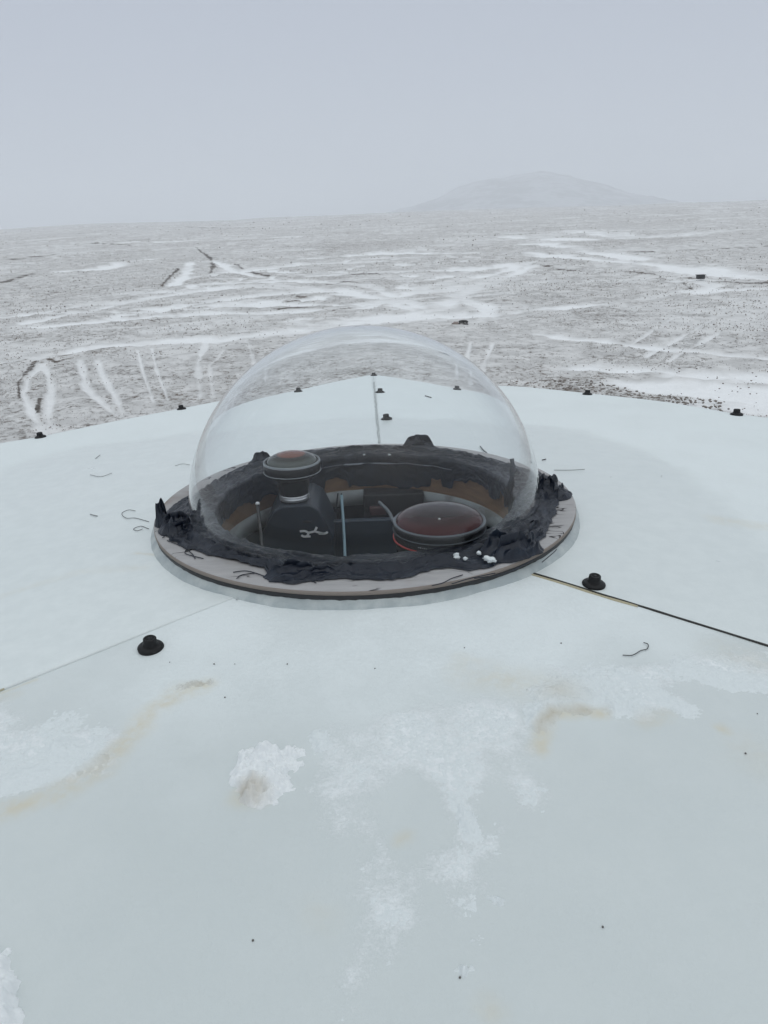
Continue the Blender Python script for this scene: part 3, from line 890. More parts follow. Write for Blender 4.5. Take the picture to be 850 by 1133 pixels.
# strip of tape standing inside the right of the dome
q0 = at_y(566, 590, -0.02); q1 = at_y(566, 508, -0.02)
sv = []
for s_ in np.linspace(0, 1, 24):
    c = q0 + (q1 - q0) * s_ + np.array([0.0015 * math.sin(s_ * 9), 0, 0])
    hw = 0.0032 * (1.4 - 0.5 * s_) + 0.0008 * math.sin(s_ * 31)
    sv += [c + (-hw, -0.0005, 0), c + (hw, 0.0015, 0), c + (hw, 0.003, 0), c + (-hw, 0.001, 0)]
sv = np.array(sv).reshape(24, 4, 3)
F = []
for i in range(23):
    for j in range(4): F.append((i * 4 + j, i * 4 + (j + 1) % 4, (i + 1) * 4 + (j + 1) % 4, (i + 1) * 4 + j))
F.append((92, 93, 94, 95))
link("tape_strip", npmesh("tape_strip", sv.reshape(-1, 3), np.array(F)), mtape, dw, smooth=False)
# frayed threads of the tape on the ply
rnd = random.Random(4)
THR = [[(185, 598), (200, 604), (212, 612), (216, 618)], [(180, 595), (188, 589), (200, 590)], [(212, 604), (205, 612), (225, 618)], [(258, 633), (275, 632), (300, 640)], [(262, 640), (268, 636), (282, 634)],
       [(478, 648), (490, 645), (500, 640), (512, 636)], [(500, 646), (520, 640), (548, 634)], [(525, 640), (560, 634), (590, 620)], [(350, 645), (343, 641), (352, 638)],
       [(600, 622), (612, 612), (616, 608)],]
for pl in THR:
    pts = [at_z(x, y, 0.0012) for x, y in pl]
    tube("frayed_thread", pts, 0.0005, mtape, dw, 5, 24)

# ---- well under the ring
mwood = mat("raw_cut_wood", rough=0.8, spec=0.2)
n = N(mwood); P = n.pos()
n.out('Base Color', n.mix(n.noise(n.scalev(P, (30, 30, 160)), 1.0, 4, 0.6), (0.10, 0.06, 0.037), (0.31, 0.195, 0.115)))
n.bump(n.noise(P, 150, 3), 0.6, 0.001)
lathe("wooden_rim", [(0.170, -0.0005), (0.170, -0.047)], mwood, dw, 120)
mband = mat("grey_liner", (0.30, 0.32, 0.33), 0.7)
n = N(mband); P = n.pos()
n.out('Base Color', n.mix(n.ss(n.noise(P, 25, 5), 0.45, 0.7), (0.27, 0.30, 0.31), (0.16, 0.16, 0.155)))
lathe("liner_band", [(0.171, -0.0465), (0.166, -0.0475), (0.166, -0.068), (0.172, -0.070)], mband, dw, 120)
minner = mat("dark_grey_board", (0.014, 0.026, 0.042), 0.5)
# instrument box
ib = empty("instrument_box")
tag(ib, "dark grey box sunk below the clear dome holding the cameras", "box")
th = np.linspace(0, 2 * math.pi, 96, endpoint=False)
sq = 0.215 / np.maximum(np.abs(np.cos(th)), np.abs(np.sin(th)))
V = np.concatenate([np.column_stack([0.1722 * np.cos(th), 0.1722 * np.sin(th), np.full(96, -0.0702)]), np.column_stack([sq * np.cos(th), sq * np.sin(th), np.full(96, -0.0702)]),
                    np.column_stack([sq * np.cos(th), sq * np.sin(th), np.full(96, -0.42)])])
i = np.arange(96); j = (i + 1) % 96
link("side_panels", npmesh("side_panels", V, np.concatenate([np.column_stack([i, i + 96, j + 96, j]), np.column_stack([i + 96, i + 192, j + 192, j + 96])])), minner, ib, smooth=False)
box("floor_board", (0, 0, -0.425), (0.44, 0.44, 0.01), minner, ib)
# roof opening edge under the ring
lathe("roof_edge_liner", [(0.172, -0.012), (0.206, -0.0125), (0.206, -0.03)], mband, dw, 120)

# ================================================================== things inside
mblk = mat("black_camera_plastic", (0.015, 0.024, 0.037), 0.42, 0.5)
mblk2 = mat("black_anodised", (0.012, 0.013, 0.016), 0.3, 0.5)
msil = mat("satin_silver", (0.62, 0.64, 0.65), 0.3, 0.5, 0.8)
mwht = mat("white_print", (0.75, 0.77, 0.78), 0.6)
mred = mat("red_line", (0.42, 0.03, 0.025), 0.45)
mgry = mat("grey_line", (0.10, 0.12, 0.14), 0.35)
mgry2 = mat("bright_edge", (0.24, 0.27, 0.29), 0.3)  # pale rings paint the edge highlights of both lens barrels
def lens_glass(name, c_in, c_mid, c_out, rad, tint):
    m = mat(name, c_in, 0.04, 0.6)
    n = N(m)
    tcn = n.new('ShaderNodeTexCoord')
    a = n.attr('rad')
    r1 = n.mix(n.ss(a, 0.50, 0.62), c_in, c_mid)
    n.out('Base Color', n.mix(n.ss(a, 0.72, 0.95), r1, c_out))
    n.b.inputs['Specular Tint'].default_value = (*tint, 1)
    n.b.inputs['IOR'].default_value = 1.24
    return m
def lens_cap(name, c, rad, h, m, parent):
    seg = 64; k = 30
    s = np.linspace(0, 1, k)
    prof = np.column_stack([rad * s, h * np.sqrt(np.maximum(0, 1 - s ** 2 * 0.98))])
    t = np.linspace(0, 2 * math.pi, seg, endpoint=False)
    V = np.stack([np.outer(np.cos(t), prof[:, 0]), np.outer(np.sin(t), prof[:, 0]), np.tile(prof[:, 1], (seg, 1))], -1).reshape(-1, 3) + np.array(c)
    return link(name, npmesh(name, V, gridfaces(seg, k, True, flip=True), dict(rad=np.tile(s, (seg, 1)))), m, parent)

# --- left camera
c1 = empty("fisheye_camera")
tag(c1, "tall narrow fisheye camera on the left with silver ring and white emblem", "camera", "fisheye cameras under the dome")
LZ = 0.026
Lc = at_z(323, 513, LZ)
ZR = at_y(325, 557, Lc[1] - 0.0185)[2]
lathe("lens_barrel", [(0.0315, LZ + 0.004), (0.0335, LZ + 0.0042), (0.0345, LZ + 0.002), (0.0345, LZ - 0.008), (0.0335, LZ - 0.010), (0.028, LZ - 0.014), (0.0195, LZ - 0.018), (0.0190, LZ - 0.028), (0.0182, LZ - 0.030), (0.0175, ZR + 0.002), (0.017, ZR - 0.02)], mblk2, c1, 64, (Lc[0], Lc[1], 0))
lathe("highlight_ring", [(0.0341, LZ - 0.0078), (0.0350, LZ - 0.0081), (0.0350, LZ - 0.0088), (0.0341, LZ - 0.0091)], mgry2, c1, 64, (Lc[0], Lc[1], 0))
lathe("highlight_ring", [(0.0330, LZ + 0.0040), (0.0338, LZ + 0.0049), (0.0345, LZ + 0.0036), (0.0346, LZ + 0.0022)], mgry2, c1, 64, (Lc[0], Lc[1], 0))
lens_cap("front_lens", (Lc[0], Lc[1], LZ + 0.002), 0.0305, 0.0125, lens_glass("left_lens_glass", (0.17, 0.062, 0.042), (0.035, 0.036, 0.034), (0.10, 0.115, 0.108), 1, (1, .92, .9)), c1)
lathe("mount_ring", [(0.0172, ZR + 0.0075), (0.0180, ZR + 0.007), (0.0182, ZR + 0.006), (0.0182, ZR + 0.004), (0.0186, ZR + 0.0035), (0.0186, ZR + 0.0005), (0.017, ZR)], msil, c1, 64, (Lc[0], Lc[1], 0))
YB = Lc[1] - 0.022
body_px = [(311, 560), (342, 558), (353, 564), (360, 577), (369, 596), (370, 640), (286, 640), (288, 596), (295, 578), (302, 565)]
body = prism_y("body", [(q[0], q[2]) for q in [at_y(x, y, YB) for x, y in body_px]], YB, YB + 0.085, mblk, c1, 0.003)
Eo = at_y(0, 0, YB)
def ribbon(pxs, wd, y):
    pts = np.array([at_y(a_, b_, y) for a_, b_ in pxs]); pts = smooth_path(pts, 12) if len(pts) > 2 else pts
    T = np.gradient(pts, axis=0); T /= np.linalg.norm(T, axis=1)[:, None]
    nn = np.stack([-T[:, 2], T[:, 1] * 0, T[:, 0]], -1) * wd / 2
    V = np.concatenate([np.stack([pts + nn, pts - nn], 1).reshape(-1, 3)])
    k_ = len(pts); i_ = np.arange(k_ - 1) * 2
    return V, np.column_stack([i_, i_ + 1, i_ + 3, i_ + 2])
def S5(x, y): return (270 + x / 6.54, 480 + y / 6.54)
segs = [[(468, 716), (512, 706)], [(468, 716), (440, 704), (404, 706)], [(512, 706), (520, 690), (527, 674)], [(468, 716), (462, 732), (456, 742)], [(512, 706), (540, 714), (575, 722)],
        [(415, 734), (432, 743), (456, 743), (482, 742)], [(540, 722), (572, 723), (596, 718), (604, 708)]]
VV_, FF_, o_ = [], [], 0
for s_ in segs:
    V, F = ribbon([S5(*p) for p in s_], 0.0028, YB - 0.0006)
    VV_.append(V); FF_.append(F + o_); o_ += len(V)
link("emblem", npmesh("emblem", np.concatenate(VV_), np.concatenate(FF_)), mwht, c1, smooth=False)
# small raised plate on the body
q = at_y(340, 577, YB); box("button", (q[0], YB - 0.0005, q[2]), (0.010, 0.003, 0.003), mblk2, c1, 0.001)

# --- right camera
c2 = empty("fisheye_camera")
tag(c2, "large wide fisheye lens on the right with a red line round its barrel", "camera", "fisheye cameras under the dome")
RZ = 0.011
Rc = at_z(486, 577, RZ)
rb = 0.0468
lathe("lens_barrel", [(rb - 0.004, RZ + 0.001), (rb - 0.002, RZ + 0.0022), (rb - 0.0006, RZ + 0.0016), (rb, RZ), (rb, RZ - 0.007), (rb - 0.001, RZ - 0.008), (rb - 0.0005, RZ - 0.009), (rb - 0.0005, RZ - 0.018),
                      (rb - 0.002, RZ - 0.020), (rb - 0.0028, RZ - 0.026), (rb - 0.006, RZ - 0.030), (rb - 0.008, RZ - 0.06), (rb - 0.012, RZ - 0.062), (rb - 0.012, RZ - 0.10)], mblk2, c2, 80, (Rc[0], Rc[1], 0))
lathe("highlight_ring", [(rb - 0.0032, RZ + 0.0018), (rb - 0.0018, RZ + 0.0030), (rb - 0.0004, RZ + 0.0018)], mgry, c2, 80, (Rc[0], Rc[1], 0))
lathe("highlight_ring", [(rb - 0.0003, RZ - 0.0052), (rb + 0.0004, RZ - 0.0056), (rb + 0.0004, RZ - 0.0062), (rb - 0.0003, RZ - 0.0066)], mgry, c2, 80, (Rc[0], Rc[1], 0))
lathe("red_line", [(rb - 0.0010, RZ - 0.0140), (rb + 0.0004, RZ - 0.0143), (rb + 0.0004, RZ - 0.0156), (rb - 0.0010, RZ - 0.0159)], mred, c2, 80, (Rc[0], Rc[1], 0))
lens_cap("front_lens", (Rc[0], Rc[1], RZ + 0.0003), rb - 0.0032, 0.0150, lens_glass("right_lens_glass", (0.016, 0.008, 0.009), (0.028, 0.011, 0.012), (0.060, 0.018, 0.020), 1, (1, .80, .80)), c2)
box("body", (Rc[0], Rc[1] + 0.0, RZ - 0.14), (0.13, 0.075, 0.085), mblk, c2, 0.006)
# pale index marks round the barrel
mk, mf, o_ = [], [], 0
rnd = random.Random(8)
for k in range(26):
    a_ = R(-120 + k * 2.4)
    V, F = box_geo((0, 0, 0), (0.0012, 0.0003, rnd.uniform(0.0006, 0.0016)))
    c_, s_ = math.cos(a_ + math.pi / 2), math.sin(a_ + math.pi / 2)
    V = np.stack([V[:, 0] * c_ - V[:, 1] * s_, V[:, 0] * s_ + V[:, 1] * c_, V[:, 2]], -1) + (Rc[0] + (rb - 0.0005) * math.cos(a_), Rc[1] + (rb - 0.0005) * math.sin(a_), RZ - 0.0105)
    mk.append(V); mf.append(F + o_); o_ += 8
link("scale_marks", npmesh("scale_marks", np.concatenate(mk), np.concatenate(mf)), mat("dim_print", (0.32, 0.34, 0.36), 0.6), c2, smooth=False)
# strap of the right camera
sp_ = [at_y(420, 556, 0.05), at_y(430, 566, 0.02), at_y(436, 578, 0.0), at_y(446, 592, -0.03)]
V1, F1 = tube_geo(smooth_path(sp_, 20), 0.0022, 6)
link("strap", npmesh("strap", V1, F1), mat("grey_strap", (0.10, 0.115, 0.13), 0.6), c2)

# --- other fittings
q = at_y(285, 557, 0.02)
rod = empty("metal_rod"); tag(rod, "thin upright rod with a white tip left of the left camera", "rod")
lathe("shaft", [(0.0001, q[2] - 0.001), (0.0022, q[2] - 0.001), (0.0022, q[2] - 0.30)], mblk2, rod, 16, (q[0], q[1], 0))
lathe("tip", [(0.0001, q[2] + 0.0022), (0.0016, q[2] + 0.0016), (0.0027, q[2] + 0.0002), (0.0027, q[2] - 0.0009), (0.0001, q[2] - 0.0010)], mwht, rod, 16, (q[0], q[1], 0))
a_ = at_y(378, 548, 0.10); b_ = at_y(383, 640, 0.03)
tag(tube("cable", [a_, (a_ + b_) / 2 + np.array([0.0005, 0, 0]), b_, b_ + np.array([0, 0, -0.15])], 0.0019, mat("pale_blue_sleeve", (0.22, 0.34, 0.40), 0.4), None, 10, 40),
    "pale blue cable running upright between the two cameras", "cable")
for dx in (0, 4):
    a_ = at_y(374 + dx, 546, 0.12); b_ = at_y(370 + dx, 580, 0.12)
    tag(tube("wire", [a_, (a_ + b_) / 2, b_, b_ + np.array([0, 0, -0.2])], 0.0010, mblk2, None, 8, 20), "thin black wire hanging behind the pale blue cable", "wire", "thin black wires behind the pale cable")
q0 = at_y(402, 548, 0.14); q1 = at_y(470, 575, 0.14)
dv = empty("control_unit"); tag(dv, "black box on the back wall between the two cameras", "control box")
box("housing", ((q0[0] + q1[0]) / 2, 0.165, (q0[2] + q1[2]) / 2 - 0.004), (q1[0] - q0[0], 0.05, q0[2] - q1[2] + 0.008), mat("matt_black_box", (0.006, 0.006, 0.008), 0.6), dv, 0.002)
q = at_y(418, 565, 0.138); box("connector", (q[0], 0.138, q[2]), (0.022, 0.008, 0.012), mat("dull_maroon", (0.06, 0.025, 0.025), 0.5), dv, 0.002)
q0 = at_y(340, 577, 0.09); q1 = at_y(440, 640, 0.09)
bp = prism_y("grey_plate", [(q0[0], q0[2]), (q1[0], q0[2]), (q1[0], q1[2]), (q0[0], q1[2])], 0.085, 0.095, mat("slate_grey_plate", (0.020, 0.034, 0.052), 0.4), None, 0.001)
tag(bp, "flat slate grey plate below the black control box", "plate")

# ================================================================== snow on the roof
msnow = mat("clean_snow", rough=0.95, spec=0.15)
n = N(msnow); P = n.pos()
stn = n.attr('stain')
c = n.mix(n.noise(P, 160, 4), (0.69, 0.74, 0.75), (0.75, 0.795, 0.80))
n.out('Base Color', n.mix(stn, c, (0.50, 0.45, 0.34)))
n.bump(n.noise(P, 900, 4, 0.7), 0.45, 0.0012)
n.b.inputs['Subsurface Weight'].default_value = 0.0
msnow2 = mat("fresh_snow", rough=0.95, spec=0.15)
n = N(msnow2); P = n.pos(); stn = n.attr('stain')
n.out('Base Color', n.mix(stn, n.mix(n.noise(P, 160, 4), (0.79, 0.825, 0.835), (0.85, 0.875, 0.88)), (0.42, 0.36, 0.26)))
n.bump(n.noise(P, 700, 4, 0.7), 0.35, 0.0012)

def snow_patch(name, label, polys, step, amp, soft, thin, grain, holes=(), thick=(), seed=1, group=None, gr=1.0):
    """frost / snow lying on the roof: outline polygons in picture points, laid on the roof"""
    PP = [np.array([on_roof(*p)[:2] for p in pl]) for pl in polys]
    HH = [np.array([on_roof(*p)[:2] for p in pl]) for pl in holes]
    allp = np.concatenate(PP); lo = allp.min(0) - 0.015; hi = allp.max(0) + 0.015
    xs = np.arange(lo[0], hi[0], step); ys = np.arange(lo[1], hi[1], step)
    X, Y = np.meshgrid(xs, ys, indexing='ij')
    sd = np.max([poly_sd(X, Y, p) for p in PP], 0)
    for h in HH: sd = np.minimum(sd, -poly_sd(X, Y, h))
    n1 = fbm(X / grain, Y / grain, 4, seed, 0.6); n2 = fbm(X / 0.03, Y / 0.03, 4, seed + 40); n3 = fbm(X / 0.0035, Y / 0.0035, 3, seed + 80)
    edge = sstep(-soft, soft * 1.6, sd + (n2 - 0.5) * soft * 3.0)
    f = edge * (0.50 + 1.0 * n2) + (n1 - 0.5) * 1.5 * gr * (0.25 + edge) + (n3 - 0.5) * 1.1 * gr
    h = (f - thin) * amp
    for pts, hw, ht in thick:
        pl = [(*on_roof(*p)[:2], hw) for p in pts]
        d, wd = seg_dist(X, Y, pl)
        g = 1 - sstep(0.0, 1.4, d / wd + (n2 - 0.5) * 2.4 + (n1 - 0.5) * 1.2)
        h = np.maximum(h, g * ht * (0.30 + 0.9 * n1 + 0.4 * (n3 - 0.5)) - 0.0004 * (g < 0.02))
    h = np.where(edge < 0.01, np.minimum(h, -0.001) , h)
    h = np.clip(h, -0.0012, 1)
    stn_ = stain_at(X, Y)
    Z = roof_z(X, Y) + (fbm(X / 0.12, Y / 0.12, 3, 51) - 0.5) * 0.0016 + h
    F = gridfaces(len(xs), len(ys), False)
    keep = (h.ravel()[F] > -0.0003).any(1)
    F = F[keep]
    used, inv = np.unique(F.ravel(), return_inverse=True)
    V = np.stack([X, Y, Z], -1).reshape(-1, 3)[used]
    o = link(name, npmesh(name, V, inv.reshape(-1, 4), dict(stain=stn_.ravel()[used])), msnow2 if name == 'snow_clump' else msnow)
    tag(o, label, "snow", group)
    return o

snow_patch("snow_patch", "broad crusty frost patch down the middle of the front panel",
           [RIME_A],
           0.0007, 0.0012, 0.020, 0.96, 0.0024,
           holes=RIME_H,
           thick=[([(505, 885), (515, 905), (522, 925)], 0.006, 0.004), ([(352, 815), (356, 825)], 0.006, 0.004)], seed=3)
snow_patch("snow_patch", "wind carved snow ridge right of centre on the front panel",
           [RIME_B],
           0.0008, 0.0016, 0.014, 0.80, 0.0032,
           thick=[([(605, 768), (625, 758), (650, 765), (680, 782)], 0.009, 0.0050), ([(596, 800), (600, 785), (612, 775), (640, 780)], 0.008, 0.0045), ([(640, 750), (670, 762), (705, 785)], 0.009, 0.0050), ([(690, 745), (720, 765), (760, 785)], 0.007, 0.0030),
                  ([(681, 743), (689, 743)], 0.006, 0.0045), ([(760, 740), (810, 757), (850, 760)], 0.010, 0.0028)], seed=13)
snow_patch("snow_patch", "granular frost sheet at the left edge above the rusty stain",
           [RIME_C],
           0.0008, 0.0014, 0.016, 0.84, 0.0028,
           thick=[([(68, 825), (88, 832)], 0.008, 0.004), ([(95, 845), (110, 840)], 0.007, 0.004), ([(0, 868), (40, 860), (70, 850)], 0.010, 0.0035)], seed=23)
snow_patch("snow_patch", "short white snow streak at the tip of the rusty stain", [[(195, 757), (212, 752), (234, 752), (236, 757), (218, 761), (200, 763)]], 0.0008, 0.003, 0.003, 0.35, 0.004, seed=29)
snow_patch("snow_clump", "thick snow clump with a brown stained lower corner", [[(268, 834), (287, 824), (300, 831), (316, 826), (331, 821), (333, 839), (319, 853), (314, 870), (298, 882), (272, 883), (262, 868)]],
           0.0007, 0.014, 0.009, 0.36, 0.008, seed=31, gr=0.42)
snow_patch("snow_clump", "smooth round snow heap in the bottom left corner", [[(-30, 1052), (0, 1050), (18, 1058), (30, 1085), (34, 1115), (30, 1150), (-30, 1160)]], 0.0008, 0.026, 0.010, 0.30, 0.02, seed=37, gr=0.22)
for k, (px, py, s_, sl_) in enumerate([(530, 1040, .004, "tiny snow crumb low on the front panel, right of the frost patch"), (510, 1072, .004, "tiny snow crumb near the bottom edge of the roof"), (552, 995, .003, "tiny snow crumb beside the frost patch, highest of three"), ]):
    snow_patch("snow_crumb", sl_, [[(px - 6, py), (px, py - 4), (px + 7, py + 1), (px + 2, py + 5)]], 0.0006, 0.003, 0.003, 0.45, 0.003, seed=50 + k, group="snow crumbs on the front panel")
# wisps of snow on the ring
def crumb(name, label, px, py, z, size, rot, seed, group=None):
    c = at_z(px, py, z)
    a_ = np.linspace(0, 2 * math.pi, 40, endpoint=False); b_ = np.linspace(-math.pi / 2, math.pi / 2, 24)
    Aa, Bb = np.meshgrid(a_, b_, indexing='ij')
    x, y, zz = np.cos(Aa) * np.cos(Bb), np.sin(Aa) * np.cos(Bb), np.sin(Bb)
    d_ = 0.7 + 0.7 * (fbm(x * 2 + seed, y * 2 + zz * 2, 3, seed) - 0.5) + 0.1
    V = np.stack([x * d_ * size[0], y * d_ * size[1], zz * d_ * size[2]], -1).reshape(-1, 3)
    c_, s_ = math.cos(rot), math.sin(rot)
    V = np.stack([V[:, 0] * c_ - V[:, 1] * s_, V[:, 0] * s_ + V[:, 1] * c_, V[:, 2]], -1) + c
    o = link(name, npmesh(name, V, gridfaces(40, 24, True)), msnow)
    tag(o, label, "snow", group)
    return o
crumb("snow_lump", "small white snow lump on the tape in front of the large lens", 505, 616, 0.005, (0.0042, 0.003, 0.0042), 0.2, 3, "snow lumps on the ring")
crumb("snow_lump", "long white snow sliver lying on the front right tape", 542, 619, 0.006, (0.0085, 0.0035, 0.0036), -0.45, 5, "snow lumps on the ring")
crumb("snow_lump", "tiny snow grain beside the long white sliver", 530, 612, 0.007, (0.0030, 0.0024, 0.0024), 0, 7, "snow lumps on the ring")
crumb("snow_lump", "tiny snow grain midway between the two larger lumps", 515, 618, 0.005, (0.0028, 0.002, 0.002), 0, 9, "snow lumps on the ring")
crumb("snow_lump", "leftmost tiny snow fleck on the tape at the back of the dome", 403, 503, 0.004, (0.0022, 0.002, 0.0012), 0, 13, "snow lumps on the ring")
crumb("snow_lump", "rightmost tiny snow fleck on the tape at the back of the dome", 431, 503, 0.004, (0.0028, 0.002, 0.0012), 0, 15, "snow lumps on the ring")
crumb("snow_lump", "tiny white dot on top of the large lens", 486, 574, RZ + 0.0158, (0.0013, 0.0013, 0.0009), 0, 11, "snow lumps on the ring")  # plain white dot, shaped by the same function as the lumps

# ================================================================== threads and grit on the roof
mthr = mat("dark_fibre", (0.03, 0.032, 0.035), 0.8)
mthl = mat("grey_fibre", (0.24, 0.25, 0.25), 0.8)
def thread(label, pl, rad, m, group="loose threads on the roof"):
    pts = []
    for x, y in pl:
        q = on_roof(x, y); pts.append((q[0], q[1], q[2] + rad + 0.0006))
    tag(tube("thread", pts, rad, m, None, 5, 30), label, "thread", group)
thread("dark bent thread below the dark seam on the front panel", [(689, 726), (700, 726), (709, 721), (716, 719), (717, 714), (712, 712)], 0.00035, mthr)
thread("straight dark twig-like thread right of the dome", [(613, 521), (630, 521), (647, 520)], 0.0005, mthl)
thread("curled thread left of the taped ring", [(165, 578), (150, 574), (140, 574), (135, 569), (142, 565), (150, 566)], 0.00032, mthr)
thread("small looped thread left of the taped ring, lower one", [(165, 586), (156, 583), (148, 586), (152, 588), (158, 586)], 0.00032, mthr)
thread("pale bowed thread on the left panel", [(100, 526), (112, 528), (124, 524)], 0.0004, mthl)
thread("short pale thread high on the left panel", [(106, 508), (111, 504)], 0.0005, mthl)
thread("faint pale thread beside the dome on the left panel", [(194, 516), (202, 514), (210, 515)], 0.0004, mthl)
thread("faint short thread midway down the left panel", [(100, 570), (108, 572)], 0.0006, mthl)
thread("short dark thread behind the dome", [(472, 436), (479, 438)], 0.0011, mthr)
thread("dark curl seen through the right of the dome", [(533, 494), (537, 499), (540, 501)], 0.0008, mthr)
thread("tiny dark thread beside the dome on the right panel", [(600, 510), (604, 509)], 0.0008, mthr)
rnd = random.Random(12)
mgrit = mat("grey_grit", (0.13, 0.125, 0.115), 0.8)
GR = [(318, 735), (237, 735), (249, 772), (188, 733), (260, 735), (415, 740), (514, 717), (825, 834), (280, 1041), (667, 1026), (509, 1082), (621, 712), (676, 528), (732, 527), (838, 790)]
for k, (x, y) in enumerate(GR):
    q = on_roof(x, y); s_ = rnd.uniform(0.0004, 0.0008)
    o = lathe("grit", np.array([(0.0, 1.0), (0.6, 0.8), (1.0, 0.2), (0.8, -0.4)]) * s_, mgrit, None, 7, (q[0], q[1], q[2] + 0.0003))
    tag(o, "dark speck of grit on the white roof", "grit", "specks of grit on the roof")

# ================================================================== things out on the moor
mrock = mat("dark_rock", rough=0.9, spec=0.2)
n = N(mrock); P = n.pos()
n.out('Base Color', n.mix(n.ss(n.noise(P, 9, 4), 0.5, 0.62), (0.035, 0.037, 0.034), (0.30, 0.29, 0.28)))
def rock(name, label, px, py, size, seed, m=mrock):
    c = on_ground(px, py)
    a_ = np.linspace(0, 2 * math.pi, 48, endpoint=False); b_ = np.linspace(-math.pi / 2, math.pi / 2, 26)
    Aa, Bb = np.meshgrid(a_, b_, indexing='ij')
    x, y, zz = np.cos(Aa) * np.cos(Bb), np.sin(Aa) * np.cos(Bb), np.sin(Bb)
    d_ = 0.72 + 0.8 * (fbm(x * 1.5 + seed, y * 1.5 + zz * 1.7, 4, seed) - 0.5)
    V = np.stack([x * d_ * size[0], y * d_ * size[1], zz * d_ * size[2]], -1).reshape(-1, 3) + c
    o = link(name, npmesh(name, V, gridfaces(48, 26, True)), m)
    tag(o, label, "rock")
    return o
rock("boulder", "lone dark boulder on the moor just right above the dome", 512, 358, (0.20, 0.15, 0.10), 3)
rock("boulder", "pale broken rock touching the lone dark boulder", 504, 358.5, (0.13, 0.12, 0.07), 8, mat("pale_rock", (0.26, 0.22, 0.20), 0.9))
q = on_ground(775, 308.5)
bx_ = empty("marker_box"); tag(bx_, "small black box standing far off beside a snowy hollow", "marker box")
box("case", (q[0], q[1], q[2] + 0.06), (0.26, 0.20, 0.13), mat("black_case", (0.01, 0.01, 0.012), 0.6), bx_, 0.02)
box("lid", (q[0], q[1], q[2] + 0.135), (0.30, 0.23, 0.025), mat("black_lid", (0.014, 0.014, 0.016), 0.5), bx_, 0.008)

# stones lying about near the hut (countless)
rnd = np.random.RandomState(5)
ico = bpy.data.meshes.new("ico_tmp")
import bmesh
bm = bmesh.new(); bmesh.ops.create_icosphere(bm, subdivisions=1, radius=1.0)
iv = np.array([v_.co[:] for v_ in bm.verts]); fi = np.array([[v_.index for v_ in f_.verts] for f_ in bm.faces]); bm.free()
Vs, Fs, o_ = [], [], 0
cnt = 0
while cnt < 3000:
    if cnt < 900:
        px_, py_ = rnd.uniform(560, 800), rnd.uniform(420, 470)
        P_ = on_ground(px_, py_)[:2]
        if poly_sd(np.array([P_[0]]), np.array([P_[1]]), rp)[0] < -0.3: continue
        s_ = rnd.uniform(0.008, 0.026)
    else:
        a_ = rnd.uniform(-R(36), R(36)); rad = 9 + 26 * rnd.rand() ** 1.4
        P_ = (CAM[0] + rad * math.sin(a_), CAM[1] + rad * math.cos(a_)); s_ = rnd.uniform(0.006, 0.017)
        if vnoise(np.array([P_[0] / 1.5]), np.array([P_[1] / 1.5]), 77)[0] < 0.45: continue
    z_ = float(ground_full(np.array([P_[0]]), np.array([P_[1]]))[0])
    V = iv * rnd.uniform(0.6, 1.2, (len(iv), 1)) * s_ * np.array([1.2, 1.0, 0.7]) + np.array([P_[0], P_[1], z_ + s_ * 0.1])
    Vs.append(V); Fs.append(fi + o_); o_ += len(V); cnt += 1
mst = mat("moor_stones", rough=0.9, spec=0.2)
n = N(mst); P = n.pos()
n.out('Base Color', n.mix(n.noise(P, 1.7, 3), (0.11, 0.092, 0.08), (0.30, 0.27, 0.245)))
st_ = link("stones", npmesh("stones", np.concatenate(Vs), np.concatenate(Fs)), mst, smooth=False)
tag(st_, "small brown stones and clods poking through the thin snow", "stones", kind='stuff')

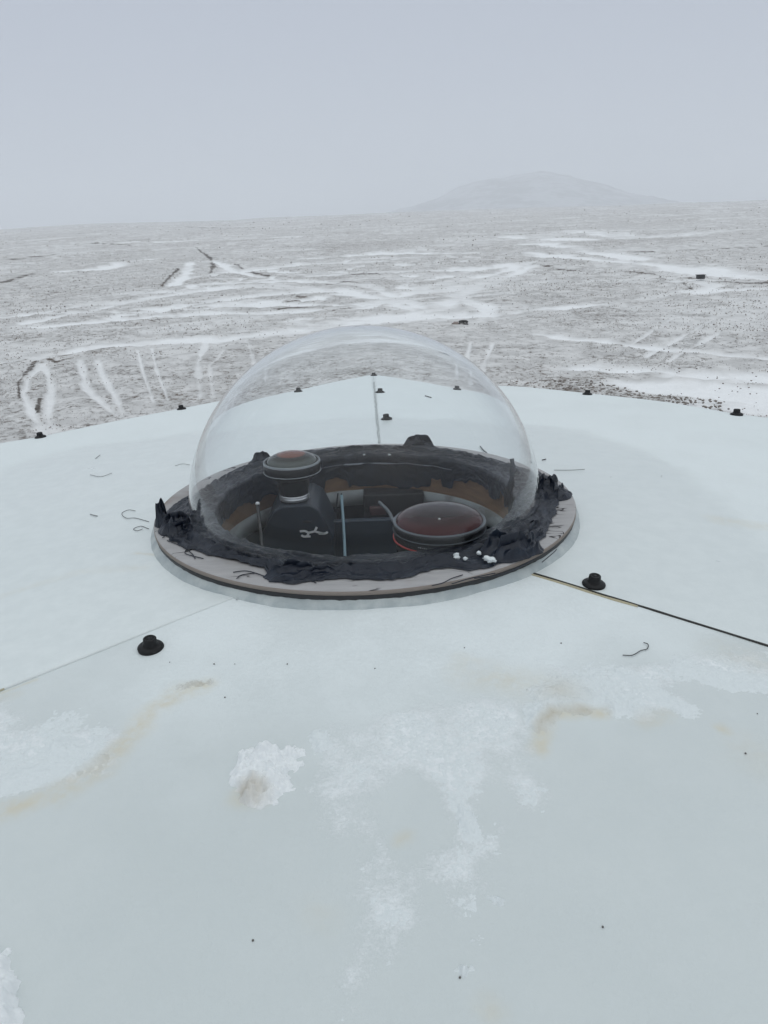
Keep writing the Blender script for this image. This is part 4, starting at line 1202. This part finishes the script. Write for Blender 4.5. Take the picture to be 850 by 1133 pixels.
# low tussocks standing through the snow: countless, one object
rs = np.random.RandomState(17)
n0 = 150000
ry = np.geomspace(7.5, 330, 600)
zc = ground_full(CAM[0] + 0 * ry, CAM[1] + ry)
dep_ = np.maximum.accumulate(((zc - CAM[2]) / ry))          # rises with distance
tgt = rs.uniform(dep_[0], dep_[-1], n0)
tr = np.interp(tgt, dep_ + np.arange(600) * 1e-9, ry)
ta = rs.uniform(-R(36), R(36), n0)
tx = CAM[0] + tr * np.sin(ta); ty = CAM[1] + tr * np.cos(ta)
sc_ = np.maximum(tr / 22.0, 0.5)
den = fbm(tx / 1.7, ty / 1.7, 4, 201) * 0.5 + fbm(tx / 14.0, ty / 14.0, 3, 207) * 0.5
ia = np.clip(np.searchsorted(_az, ta) , 0, len(_az) - 1); ir = np.clip(np.searchsorted(rr, tr), 0, len(rr) - 1)
sn_ = snow[ia, ir]
keep = (den + (rs.rand(n0) - 0.5) * 0.5 > 0.56) & (sn_ < 0.25 + 0.25 * rs.rand(n0)) & (tr > 8.5) & (rs.rand(n0) > 0.80 * sstep(18, 60, tr))
tx, ty, tr = tx[keep], ty[keep], tr[keep]; k_ = len(tx)
tz = ground_full(tx, ty)
px_m = tr / FPX
wd_ = np.clip(px_m * (0.4 + 1.2 * rs.rand(k_) ** 3.0), 0.006, 0.5)
hg_ = np.clip(px_m * (0.3 + 0.8 * rs.rand(k_) ** 2), 0.004, 0.22)
base = np.array([(math.cos(a), math.sin(a), -0.25) for a in np.linspace(0, 2 * math.pi, 6, endpoint=False)] + [(0.55 * math.cos(a), 0.55 * math.sin(a), 0.75) for a in np.linspace(0.5, 0.5 + 2 * math.pi, 6, endpoint=False)] + [(0, 0, 1.0)])
jit = rs.uniform(0.65, 1.25, (k_, 13, 1))
V = base[None] * jit * np.stack([wd_ * 0.6, wd_ * 0.6, hg_], -1)[:, None, :]
V = V + np.stack([tx, ty, tz], -1)[:, None, :]
f4 = np.array([(i, (i + 1) % 6, 6 + (i + 1) % 6, 6 + i) for i in range(6)]); f3 = np.array([(6 + i, 6 + (i + 1) % 6, 12) for i in range(6)])
off = (np.arange(k_) * 13)[:, None, None]
tone = np.repeat(rs.rand(k_), 13)
mt_ = mat("tussock_grass", rough=0.95, spec=0.1)
n = N(mt_)
n.out('Base Color', n.mix(n.attr('tone'), (0.11, 0.092, 0.08), (0.46, 0.42, 0.39)))
tu = link("tussocks", npmesh("tussocks", V.reshape(-1, 3), [(f4[None] + off).reshape(-1, 4), (f3[None] + off).reshape(-1, 3)], dict(tone=tone)), mt_, smooth=False)
tag(tu, "countless dull brown tussocks poking through the thin snow", "tussocks", kind='stuff')
